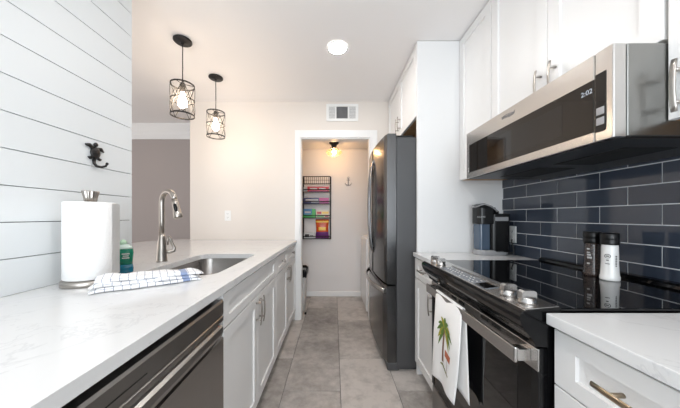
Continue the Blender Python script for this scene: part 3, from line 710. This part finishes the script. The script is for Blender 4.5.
# round the fold over the bar
for r, v in zip(grid, vs_):
    if 0.47 < v < 0.53:
        f = (v-0.47)/0.06
        for i in range(NU+1):
            a, c = towel_pt(i/NU, 0.47), towel_pt(i/NU, 0.53)
            r[i] = (a[0]+(c[0]-a[0])*f, a[1]+(c[1]-a[1])*f, 0.801+0.0035*math.sin(PI*f))
V = [[b.bm.verts.new(p) for p in r] for r in grid]
for i in range(len(V)-1):
    for j in range(NU): fc = b.face([V[i][j], V[i][j+1], V[i+1][j+1], V[i+1][j]]); fc.smooth = True
bmesh.ops.recalc_face_normals(b.bm, faces=b.bm.faces)
bmesh.ops.solidify(b.bm, geom=list(b.bm.faces), thickness=0.0018)
# embroidered palm tree and small sign, lying on the cloth
def onto(y, z, e=0.0016):
    s = max(0.0, min(1.0, (0.8015-z)/(0.8015-0.36)))
    yL, yR = 1.292+0.025*s, 1.030+0.052*s*s
    u = (y-yL)/(yR-yL); p = towel_pt(u, 0.5*(1-s)-1e-6)
    return (p[0]-e, y, z)
def stroke(pts, ws, mi):
    b.m(mi); A, C = [], []
    for k, (y, z) in enumerate(pts):
        y0, z0 = pts[max(0, k-1)]; y1, z1 = pts[min(len(pts)-1, k+1)]
        l = math.hypot(y1-y0, z1-z0) or 1; ny, nz = -(z1-z0)/l, (y1-y0)/l
        A.append(onto(y+ny*ws[k], z+nz*ws[k])); C.append(onto(y-ny*ws[k], z-nz*ws[k]))
    b.rings([A, C], cap=False, closed=False); b.m(0)
cy, cz = 1.175, 0.655
stroke([(1.190, 0.490), (1.191, 0.54), (1.184, 0.60), (cy, cz)], [0.0095, 0.0075, 0.0065, 0.006], 3)
fr = random.Random(3)
for k, ang in enumerate((-22, 3, 28, 60, 95, 125, 155, 180, 203, 222, 318)):
    a = math.radians(ang); L = 0.078+fr.random()*0.018
    P = []
    for i in range(6):
        s = i/5; P.append((cy+math.cos(a)*L*s*0.85, cz+math.sin(a)*L*s-0.038*s*s))
    stroke(P, [0.003, 0.009, 0.0115, 0.010, 0.006, 0.001], 2 if k % 3 == 0 else 1)
stroke([(1.215, 0.472), (1.19, 0.478), (1.165, 0.468), (1.125, 0.455)], [0.002, 0.006, 0.006, 0.003], 5)
stroke([(1.137, 0.458), (1.137, 0.54)], [0.0018, 0.0018], 3)
stroke([(1.166, 0.545), (1.108, 0.537)], [0.016, 0.016], 4)
single('kitchen_towel', b, ['linen', 'palm_green', 'palm_yellow', 'palm_trunk', 'sign_red', 'grass_brown'], 'white kitchen towel with a palm tree, hanging over the oven handle', 'towel', base=(0.527, 1.16, 0.75))

# ---------------------------------------------------------------- things on the left counter
px_, py_ = -0.972, 0.998
t = thing('paper_towel_holder', (px_, py_, 0.9145), 'stainless paper towel holder with a ribbed finial, on the left counter', 'paper towel holder')
obj('base', B().lathe([(0.084, 0.9145), (0.086, 0.917), (0.086, 0.931), (0.082, 0.936), (0.070, 0.938), (0.001, 0.938)], (px_, py_, 0), 48), 'nickel', t)
obj('rod', B().lathe([(0.009, 0.937), (0.009, 1.235)], (px_, py_, 0), 16), 'steel_plain', t)
b = B(); rings = []
for r, z in ((0.012, 1.2375), (0.019, 1.240), (0.021, 1.255), (0.0265, 1.278), (0.0255, 1.281), (0.016, 1.282)):
    rings.append([(px_+(r*(1+0.05*math.cos(12*2*PI*i/72)))*math.cos(2*PI*i/72), py_+(r*(1+0.05*math.cos(12*2*PI*i/72)))*math.sin(2*PI*i/72), z) for i in range(72)])
obj('finial', b.rings(rings), 'nickel', t)
t = thing('paper_towel_roll', (px_, py_, 0.9385), 'white paper towel roll standing on the stainless holder', 'paper towel roll')
def ringp(r, z, n=64): return [(px_+r*math.cos(2*PI*i/n), py_+r*math.sin(2*PI*i/n), z) for i in range(n)]
R_ = 0.079
b = B(); b.rings([ringp(0.021, 0.94), ringp(R_-0.003, 0.939), ringp(R_, 0.943), ringp(R_, 1.232), ringp(R_-0.003, 1.236), ringp(0.021, 1.235), ringp(0.021, 0.94)], cap=False)
obj('paper', b, 'paper', t, weld=True)
b = B(); b.rings([ringp(0.0205, 0.9395), ringp(0.0205, 1.2365), ringp(0.0175, 1.2365), ringp(0.0175, 0.9395), ringp(0.0205, 0.9395)], cap=False); obj('core', b, 'cardboard', t, weld=True)
# loose outer sheet leaving the roll at its right
b = B(); A, C = [], []
a_ = math.radians(6)
for i in range(13):
    s = i/12
    r = R_+0.0006+0.009*s*s; a = a_+s*math.radians(34)
    p = (px_+r*math.cos(a), py_+r*math.sin(a)); A.append((p[0], p[1], 0.945)); C.append((p[0], p[1], 1.232))
b.rings([A, C], cap=False, closed=False, smooth=False); bmesh.ops.solidify(b.bm, geom=list(b.bm.faces), thickness=0.0008); obj('loose_sheet', b, 'paper', t)

# dish soap
sx_, sy_ = -1.000, 1.185
t = thing('dish_soap_bottle', (sx_, sy_, 0.9145), 'green dish soap bottle behind the paper towels', 'bottle')
def ov(r, z): return [(sx_+0.046*r*math.cos(2*PI*i/28), sy_+0.031*r*math.sin(2*PI*i/28), z) for i in range(28)]
b = B(); b.rings([ov(0.85, 0.9145), ov(0.95, 0.918), ov(0.97, 0.935), ov(0.90, 0.955)], cap=True); b.m(1); b.rings([ov(0.90, 0.955), ov(0.93, 0.985), ov(0.98, 1.008), ov(0.93, 1.028)], cap=True)
lq = obj('bottle', b, ['soap_blue', 'soap_green'], t)
b = B(); b.rings([ov(0.93, 1.0285), ov(0.80, 1.038), ov(0.55, 1.047), ov(0.36, 1.051)]); obj('neck', b, 'clear_green', t)
b = B(); b.lathe([(0.016, 1.049), (0.016, 1.060), (0.011, 1.063), (0.007, 1.070), (0.001, 1.071)], (sx_, sy_, 0), 20); obj('cap', b, 'cap_green', t)
b = B(); a1 = -0.75
for zz, w, hh in ((1.003, 0.75, 0.005), (0.994, 0.55, 0.004), (0.984, 0.70, 0.005)):
    def lp_(u, z): a = -0.80-w/2+w*u; return (sx_+0.0462*0.985*math.cos(a), sy_+0.0312*0.985*math.sin(a), z)
    b.rings([[lp_(i/6, zz) for i in range(7)], [lp_(i/6, zz+hh) for i in range(7)]], cap=False, closed=False)
obj('label_print', b, 'white_print', lq)

# folded checked towel on the counter
O = Vector((-0.826, 0.838, 0.9146)); eu = Vector((0.26, 0.195, 0)).normalized(); ev = Vector((-eu.y, eu.x, 0))
b = B(); LN, WD = 0.345, 0.126
uvs = {}
def layer(z0, th, u0, u1, v0, v1, seed, nu=44, nv=24):
    """one soft fold: a flattened loop of cloth, closed at the front like a folded edge"""
    rnd = random.Random(seed); ph = [rnd.uniform(0, 6.28) for _ in range(6)]
    rs = []
    for i in range(nu+1):
        s = i/nu; u = u0+(u1-u0)*s
        endf = min(1, 0.35+min(s, 1-s)*7)
        zz = z0(s) if callable(z0) else z0
        tk = (th(s) if callable(th) else th)*endf
        ring = []
        va = v0+0.005*math.sin(s*7+ph[0])+0.003*math.sin(s*17+ph[1]); vb = v1+0.006*math.sin(s*6+ph[2])
        for k in range(nv):
            a = 2*PI*k/nv; ca, sa = math.cos(a), math.sin(a)
            v = (va+vb)/2-(vb-va)/2*math.copysign(abs(ca)**0.35, ca)
            h = zz+tk/2+tk/2*math.copysign(abs(sa)**0.5, sa)
            if sa > 0.0: h += (0.0022*math.sin(u*38+v*30+ph[3])+0.0016*math.sin(u*70-v*55+ph[4]))*min(1, s*6, (1-s)*6)
            p = O+eu*(u+0.004*math.sin(v*40+ph[5]))+ev*v+Vector((0, 0, max(h, 0.0)))
            ring.append(tuple(p)); 
        rs.append(ring)
    n0 = len(b.bm.verts)
    b.rings(rs)
    b.bm.verts.ensure_lookup_table()
    for q, vtx in enumerate(list(b.bm.verts)[n0:]):
        d = vtx.co-O; i, k = divmod(q, nv)
        uvs[vtx] = (d.dot(eu)+seed*0.004, d.dot(ev)+d.z*1.2)
layer(0.0, lambda s: 0.020-0.006*s, 0.0, LN, 0.0, WD, 1)
layer(lambda s: 0.018-0.006*s, lambda s: 0.019-0.006*s, 0.004, LN-0.012, 0.004, WD-0.004, 2)
layer(lambda s: 0.034-0.012*s, lambda s: 0.018-0.006*s, 0.010, LN+0.004, 0.010, WD-0.008, 3)
uvl = b.bm.loops.layers.uv.new('UVMap')
for f in b.bm.faces:
    for l in f.loops:
        if l.vert in uvs: l[uvl].uv = (uvs[l.vert][0]+0.22, uvs[l.vert][1])
single('dish_towel', b, 'check', 'folded white dish towel with blue check lines beside the sink', 'towel', base=tuple(O))

# ---------------------------------------------------------------- turtle hook on the shiplap
hy, hz = 1.140, 1.463; hx_ = XL
b = B()
def disc(c, ry, rz, rx, seg=16): b.sphere((hx_+c[0], hy+c[1], hz+c[2]), 1.0, sx=rx, sy=ry, sz=rz, seg=seg)
disc((0.008, 0, 0.008), 0.026, 0.030, 0.012, 20)           # shell
disc((0.009, 0.001, 0.049), 0.0095, 0.011, 0.009)           # head
b.tube([(hx_+0.006, hy-0.014, hz+0.028), (hx_+0.008, hy-0.030, hz+0.040), (hx_+0.006, hy-0.050, hz+0.039)], [0.010, 0.010, 0.004], 10, flat=(0.6, 1), up=(1, 0, 0))
b.tube([(hx_+0.006, hy+0.014, hz+0.028), (hx_+0.008, hy+0.032, hz+0.032), (hx_+0.006, hy+0.048, hz+0.022)], [0.010, 0.010, 0.004], 10, flat=(0.6, 1), up=(1, 0, 0))
for s in (-1, 1): b.tube([(hx_+0.005, hy+s*0.012, hz-0.016), (hx_+0.006, hy+s*0.028, hz-0.022), (hx_+0.005, hy+s*0.036, hz-0.018)], [0.008, 0.007, 0.003], 8, flat=(0.6, 1), up=(1, 0, 0))
bmesh.ops.transform(b.bm, matrix=Matrix.Translation((hx_, hy, hz)) @ Matrix.Scale(0.9, 4) @ Matrix.Translation((-hx_, -hy, -hz)), verts=b.bm.verts)
obj_b = b
t = thing('wall_hook', (hx_, hy, hz), 'dark iron sea turtle hook on the white shiplap wall', 'hook')
obj('turtle', obj_b, 'iron', t)
b = B()
b.tube([(hx_+0.004, hy, hz-0.015), (hx_+0.005, hy-0.001, hz-0.050)], [0.010, 0.008], 10, flat=(0.5, 1), up=(1, 0, 0))
b.tube([(hx_+0.006, hy-0.012, hz-0.030), (hx_+0.010, hy-0.012, hz-0.050), (hx_+0.018, hy-0.002, hz-0.066), (hx_+0.028, hy+0.02, hz-0.068), (hx_+0.040, hy+0.036, hz-0.060), (hx_+0.044, hy+0.042, hz-0.046)], [0.006, 0.007, 0.0075, 0.007, 0.006, 0.0065], 10)
b.sphere((hx_+0.044, hy+0.042, hz-0.045), 0.008, seg=12)
bmesh.ops.transform(b.bm, matrix=Matrix.Translation((hx_, hy, hz)) @ Matrix.Diagonal((0.8, 0.66, 0.82, 1)) @ Matrix.Translation((-hx_, -hy, -hz)), verts=b.bm.verts)
obj('hook', b, 'iron', t)

# ---------------------------------------------------------------- pendants over the bar
def pendant(x, y):
    t = thing('pendant_light', (x, y, ZC), 'black caged pendant light hanging nearest the camera over the sink counter', 'pendant light', 'caged pendants over the counter')
    obj('canopy', B().lathe([(0.058, ZC-0.0005), (0.063, ZC-0.004), (0.063, ZC-0.012), (0.056, ZC-0.018), (0.012, ZC-0.020), (0.010, ZC-0.032), (0.001, ZC-0.033)], (x, y, 0), 36), 'iron', t)
    obj('cord', B().tube([(x, y, ZC-0.02), (x, y, 2.17)], 0.0035, 8), 'black_matte', t)
    obj('socket', B().lathe([(0.004, 2.178), (0.012, 2.172), (0.020, 2.160), (0.021, 2.118), (0.024, 2.114), (0.024, 2.106), (0.012, 2.104)], (x, y, 0), 24), 'iron', t)
    zt, zb, r = 2.158, 1.934, 0.081
    b = B()
    for z, h in ((zt, 0.010), ((zt+zb)/2, 0.007), (zb, 0.010)):
        b.rings([[(x+rr_*math.cos(2*PI*i/40), y+rr_*math.sin(2*PI*i/40), zz) for i in range(40)] for rr_, zz in ((r, z-h/2), (r, z+h/2), (r-0.004, z+h/2), (r-0.004, z-h/2), (r, z-h/2))], cap=False)
    n = 5
    for k in range(n):
        for s in (1, -1):
            a0 = 2*PI*k/n+0.25; P = []
            for i in range(9):
                a = a0+s*(2*PI/n)*i/8; P.append((x+(r-0.001)*math.cos(a), y+(r-0.001)*math.sin(a), zt+(zb-zt)*i/8))
            b.tube(P, 0.0030, 6, flat=(0.6, 1.1))
    for k in range(3):
        a = 2*PI*k/3+0.4; b.tube([(x, y, 2.166), (x+(r-0.002)*math.cos(a), y+(r-0.002)*math.sin(a), 2.163)], 0.0028, 6)
    cg = obj('cage', b, 'iron', t)
    b = B(); b.rings([[(x+rr_*math.cos(2*PI*i/40), y+rr_*math.sin(2*PI*i/40), zz) for i in range(40)] for rr_, zz in ((0.073, 1.937), (0.073, 2.158), (0.0705, 2.158), (0.0705, 1.937), (0.073, 1.937))], cap=False); obj('glass_shade', b, 'glass', t)
    obj('bulb', B().lathe([(0.0125, 2.104), (0.014, 2.085), (0.024, 2.055), (0.0305, 2.028), (0.029, 2.008), (0.018, 1.993), (0.001, 1.988)], (x, y, 0), 24), 'bulb', t)
    return t
p1 = pendant(-1.128, 1.863)
p2 = copy_tree(p1); p2.location = (-1.114, 2.357, ZC); p2['label'] = 'black caged pendant light hanging farther away, nearer the beige wall'

# recessed ceiling light
t = thing('recessed_light', (0.027, 1.95, ZC), 'round recessed ceiling light with a white trim ring', 'ceiling light')
b = B(); b.rings([[(0.027+r*math.cos(2*PI*i/48), 1.95+r*math.sin(2*PI*i/48), z) for i in range(48)] for r, z in ((0.066, ZC-0.001), (0.066, ZC-0.006), (0.082, ZC-0.004), (0.083, ZC-0.0005))], cap=False); obj('trim_ring', b, 'white_plastic', t)
obj('lens', B().lathe([(0.066, ZC-0.0008), (0.066, ZC-0.004), (0.001, ZC-0.005)], (0.027, 1.95, 0), 48), 'downlight', t)
for i, (x, y) in enumerate(((0.027, 0.45), (0.027, -1.05))):  # two added downlights out of view, put in to light aisle and floor
    t = thing('recessed_light', (x, y, ZC), ('added recessed fill light, out of view over the aisle just in front of the camera', 'added recessed fill light behind the camera, out of view')[i], 'ceiling light')
    obj('lens', B().lathe([(0.066, ZC-0.0008), (0.066, ZC-0.004), (0.001, ZC-0.005)], (x, y, 0), 48), 'downlight', t)

# ceiling-level vent on the doorway wall
vx0, vx1, vz0, vz1 = -0.088, 0.277, 2.268, 2.464
t = thing('air_vent', ((vx0+vx1)/2, YF, vz0), 'white rectangular air vent high above the doorway', 'vent')
b = B(); Y = YF
fw = 0.030
b.box(vx0, vx1, Y-0.012, Y, vz0, vz0+fw, 0.002, 1); b.box(vx0, vx1, Y-0.012, Y, vz1-fw, vz1, 0.002, 1)
b.box(vx0, vx0+fw, Y-0.0119, Y, vz0+fw, vz1-fw); b.box(vx1-fw, vx1, Y-0.0119, Y, vz0+fw, vz1-fw)
for x in (0.020, 0.165): b.box(x-0.008, x+0.008, Y-0.0118, Y, vz0+fw, vz1-fw)
obj('frame', b, 'white_plastic', t)
b = B(); b.box(vx0+0.01, vx1-0.01, Y-0.002, Y-0.0002, vz0+0.01, vz1-0.01); obj('duct', b, 'filter', t)
b = B(); z = vz0+fw+0.006
for k in range(16):
    zz = vz0+fw+(vz1-vz0-2*fw)*(k+0.5)/16
    b.prism([(Y-0.010, zz-0.003), (Y-0.009, zz-0.0036), (Y-0.003, zz+0.003), (Y-0.004, zz+0.0036)], 'x', 0.030, 0.157)
obj('louvers', b, 'grey_plastic', t)
for xa, xb in ((vx0+fw, 0.012), (0.173, vx1-fw)):
    b = B(); n = 9
    for k in range(n):
        xx = xa+(xb-xa)*(k+0.5)/n; b.box(xx-0.0022, xx+0.0022, Y-0.010, Y-0.003, vz0+fw, vz1-fw)
    for k in range(8):
        zz = vz0+fw+(vz1-vz0-2*fw)*(k+0.5)/8; b.box(xa, xb, Y-0.008, Y-0.005, zz-0.0015, zz+0.0015)
    obj('side_grille', b, 'white_plastic', t)

# ---------------------------------------------------------------- laundry nook
lx, ly, lz = 0.0, 3.36, 2.175
t = thing('flush_mount_lamp', (lx, ly, lz), 'bronze flush-mount ceiling lamp with amber ribbed glass in the laundry nook', 'ceiling lamp')
obj('canopy', B().lathe([(0.062, lz-0.0005), (0.066, lz-0.006), (0.060, lz-0.020), (0.040, lz-0.030), (0.034, lz-0.060), (0.044, lz-0.082), (0.001, lz-0.083)], (lx, ly, 0), 32), 'iron', t)
b = B(); ng = 72; rs = []
for r, z in ((0.038, -0.070), (0.060, -0.092), (0.095, -0.118), (0.106, -0.132), (0.104, -0.142), (0.085, -0.162), (0.055, -0.178), (0.004, -0.186)):
    rs.append([(lx+r*(1+0.025*math.cos(18*2*PI*i/ng))*math.cos(2*PI*i/ng), ly+r*(1+0.025*math.cos(18*2*PI*i/ng))*math.sin(2*PI*i/ng), lz+z) for i in range(ng)])
obj('glass_shade', b.rings(rs, cap=False), 'amber_glass', t)
b = B(); b.lathe([(0.040, lz-0.064), (0.052, lz-0.074), (0.060, lz-0.086), (0.058, lz-0.088), (0.036, lz-0.070)], (lx, ly, 0), 40, cap=False); obj('shade_collar', b, 'iron', t)
obj('bulb', B().sphere((lx, ly, lz-0.130), 0.026, seg=16), 'bulb_amber', t)

# wire rack on the back wall
rx0, rx1, ry0, ry1 = -0.452, -0.052, 3.60, 3.695
t = thing('wire_rack', ((rx0+rx1)/2, 3.69, 0.85), 'black tiered wire rack on the laundry nook wall, filled with packages', 'rack')
b = B()
for x in (rx0, rx1): b.box(x-0.011, x+0.011, ry1-0.018, ry1, 0.845, 1.765, 0.002, 1)
obj('upright', b, 'iron', t)
def basket(z, h, grid=False):
    b = B()
    for zz in (z, z+h):
        b.tube([(rx0, ry1-0.01, zz), (rx0, ry0, zz), (rx1, ry0, zz), (rx1, ry1-0.01, zz)], 0.006, 6)
    n = 14 if grid else 9
    for i in range(n+1):
        x = rx0+(rx1-rx0)*i/n; b.tube([(x, ry1-0.01, z), (x, ry0, z)], 0.0022, 5)
        if grid: b.tube([(x, ry0, z), (x, ry0, z+h)], 0.0024, 5)
    if grid: b.tube([(rx0, ry0, z+h/2), (rx1, ry0, z+h/2)], 0.0022, 5)
    else:
        for x in (rx0, rx1): b.tube([(x, ry0, z), (x, ry0, z+h)], 0.0038, 6)
    obj('basket', b, 'iron', t)
basket(1.650, 0.105, True)
SH = (1.535, 1.362, 1.160, 0.860)
for z in SH: basket(z, 0.035)
def pack(name, label, x0, x1, z, h, mats, bands, cat='box', dep=0.055):
    """printed carton; bands are (u0,u1,v0,v1,slot) patches raised a hair on the front"""
    b = B(); y0 = ry0+0.012; y1 = y0+dep
    b.box(x0, x1, y0, y1, z, z+h, 0.002, 1)
    for u0, u1, v0, v1, s in bands:
        b.m(s); b.box(x0+(x1-x0)*u0, x0+(x1-x0)*u1, y0-0.0012, y0+0.001, z+h*v0, z+h*v1)
    single(name, b, mats, label, cat, 'packages in the wire rack', base=((x0+x1)/2, (y0+y1)/2, z))
e = 0.0045
pack('carton', 'red carton on the upper shelf of the wire rack', -0.385, -0.075, SH[0]+e, 0.072, ['red_box', 'white_print', 'magenta'], [(0.05, 0.95, 0.05, 0.16, 2), (0.12, 0.45, 0.45, 0.72, 1), (0.55, 0.85, 0.50, 0.7, 1)])
pack('carton', 'small pale carton left of the red one in the wire rack', -0.44, -0.392, SH[0]+e, 0.065, ['silver_foil', 'navy_box'], [(0.1, 0.9, 0.3, 0.5, 1)])
pack('carton', 'long navy and magenta carton on the second shelf of the wire rack', -0.440, -0.075, SH[1]+e, 0.085, ['navy_box', 'magenta', 'white_print'], [(0.62, 1.0, 0.0, 1.0, 1), (0.08, 0.58, 0.5, 0.74, 2), (0.30, 0.75, 0.18, 0.38, 2)])
pack('carton', 'blue and green carton on the third shelf of the wire rack', -0.440, -0.268, SH[2]+e, 0.125, ['blue_box', 'green_box', 'white_print'], [(0.70, 1.0, 0.0, 1.0, 1), (0.0, 0.7, 0.0, 0.34, 1), (0.1, 0.6, 0.52, 0.72, 2)])
pack('carton', 'cream carton with red and yellow print on the third shelf of the wire rack', -0.258, -0.070, SH[2]+e, 0.100, ['cream_box', 'red_box', 'yellow_print', 'green_box'], [(0.05, 0.40, 0.5, 0.85, 1), (0.45, 0.95, 0.55, 0.85, 2), (0.05, 0.6, 0.1, 0.3, 3), (0.65, 0.95, 0.1, 0.35, 1)])
pack('carton', 'low white and grey carton on the bottom shelf of the wire rack', -0.435, -0.285, SH[3]+e, 0.085, ['silver_foil', 'ink'], [(0.1, 0.5, 0.2, 0.7, 1), (0.6, 0.9, 0.3, 0.5, 1)])
# pouch of snacks
b = B(); x0, x1, z0, z1 = -0.265, -0.078, SH[3]+e, SH[3]+0.280; yc = 3.648; rs = []
for i in range(13):
    s = i/12; th = 0.030*math.sin(PI*min(max(s*0.96+0.02, 0), 1))**0.6 if i < 12 else 0.002
    w = 0.5+0.03*math.cos(2*PI*s)
    rs.append([((x0+x1)/2+(x1-x0)*w*math.cos(2*PI*k/20), yc+th*math.copysign(abs(math.sin(2*PI*k/20))**0.7, math.sin(2*PI*k/20)), z0+(z1-z0)*s) for k in range(20)])
b.rings(rs)
b.bm.faces.ensure_lookup_table()
for f in b.bm.faces:
    c = f.calc_center_median(); s = (c.z-z0)/(z1-z0)
    f.material_index = 2 if s < 0.30 else 0
    if 0.38 < s < 0.62 and abs(c.x-(x0+x1)/2) < 0.06: f.material_index = 1
    if 0.80 < s < 0.9: f.material_index = 1
single('snack_bag', b, ['orange_bag', 'yellow_print', 'purple_print'], 'orange snack bag with a purple base on the bottom shelf of the wire rack', 'bag', 'packages in the wire rack', base=((x0+x1)/2, yc, z0))

# anchor hook on the back wall
ax, az = 0.212, 1.690; Ya = YB
b = B()
b.tube([(ax, Ya-0.006, az+0.05), (ax, Ya-0.006, az-0.05)], 0.006, 8); b.tube([(ax-0.025, Ya-0.006, az+0.028), (ax+0.025, Ya-0.006, az+0.028)], 0.005, 8)
b.tube([(ax+0.012*math.cos(2*PI*i/14), Ya-0.006, az+0.062+0.012*math.sin(2*PI*i/14)) for i in range(14)], 0.0035, 6, closed=True)
b.tube([(ax-0.048, Ya-0.006, az-0.012), (ax-0.038, Ya-0.007, az-0.038), (ax, Ya-0.008, az-0.055), (ax+0.038, Ya-0.007, az-0.038), (ax+0.048, Ya-0.006, az-0.012)], [0.003, 0.006, 0.007, 0.006, 0.003], 8)
b.tube([(ax-0.026, Ya-0.006, az-0.045), (ax-0.026, Ya-0.03, az-0.058), (ax-0.026, Ya-0.038, az-0.040)], 0.004, 6); b.tube([(ax+0.026, Ya-0.006, az-0.045), (ax+0.026, Ya-0.03, az-0.058), (ax+0.026, Ya-0.038, az-0.040)], 0.004, 6)
single('wall_hook', b, 'steel_plain', 'small pewter anchor hook on the laundry nook wall', 'hook', base=(ax, Ya, az))

# bin behind the door casing
bx, by = -0.475, 3.19
t = thing('trash_bin', (bx, by, 0), 'pale trash bin with a black liner, just inside the doorway', 'trash bin')
def sq(h, z, r=0.03): return [(x, y, z) for x, y in rrect(bx-h, bx+h, by-h, by+h, r)]
b = B(); b.rings([sq(0.100, 0.0), sq(0.108, 0.01), sq(0.128, 0.50), sq(0.122, 0.50), sq(0.10, 0.02)], smooth=False); obj('bin', b, 'bin_body', t)
b = B(); rs = []
for h, z in ((0.121, 0.44), (0.123, 0.503), (0.132, 0.525), (0.137, 0.50), (0.136, 0.455), (0.131, 0.43)):
    rs.append([(x+0.004*math.sin(i*2.1), y+0.004*math.cos(i*1.7), z+0.010*math.sin(i*1.3)*(1 if z < 0.46 or z > 0.51 else 0.3)) for i, (x, y, _) in enumerate(sq(h, z))])
b.rings(rs, cap=False); bmesh.ops.solidify(b.bm, geom=list(b.bm.faces), thickness=0.0008); obj('liner', b, 'bag_black', t)

# white laundry machine
wx0, wx1, wy0, wy1 = 0.392, 1.08, 3.04, 3.665
t = thing('washing_machine', (0.75, 3.35, 0), 'white laundry machine at the right of the nook, beyond the refrigerator', 'washing machine')
b = B(); b.box(wx0, wx1, wy0, wy1, 0.02, 0.91, 0.008, 2); b.box(wx0+0.04, wx1-0.04, wy0+0.04, wy1-0.04, 0, 0.025); obj('cabinet', b, 'washer', t)
b = B(); b.box(wx0+0.02, wx1-0.12, wy0+0.03, wy1-0.03, 0.909, 0.922, 0.005, 2); obj('lid', b, 'washer', t)
b = B(); b.prism([(wx1-0.10, 0.905), (wx1-0.10, 0.95), (wx1-0.05, 1.04), (wx1, 1.04), (wx1, 0.905)], 'y', wy0, wy1); cpw = obj('control_console', b, 'washer', t)
for yy in (3.2, 3.5): obj('knob', B().lathe([(0.028, 0), (0.024, -0.02), (0.001, -0.021)], (wx1-0.078, yy, 0.99), 20, 'x'), 'grey_plastic', cpw)

# little rubber stop at the foot of the casing
b = B(); b.lathe([(0.012, 0.0), (0.014, 0.003), (0.012, 0.022), (0.001, 0.024)], (-0.345, 3.02, 0), 14); single('door_stop', b, 'rubber', 'small dark door stop on the floor at the foot of the door casing', 'door stop', base=(-0.345, 3.02, 0))
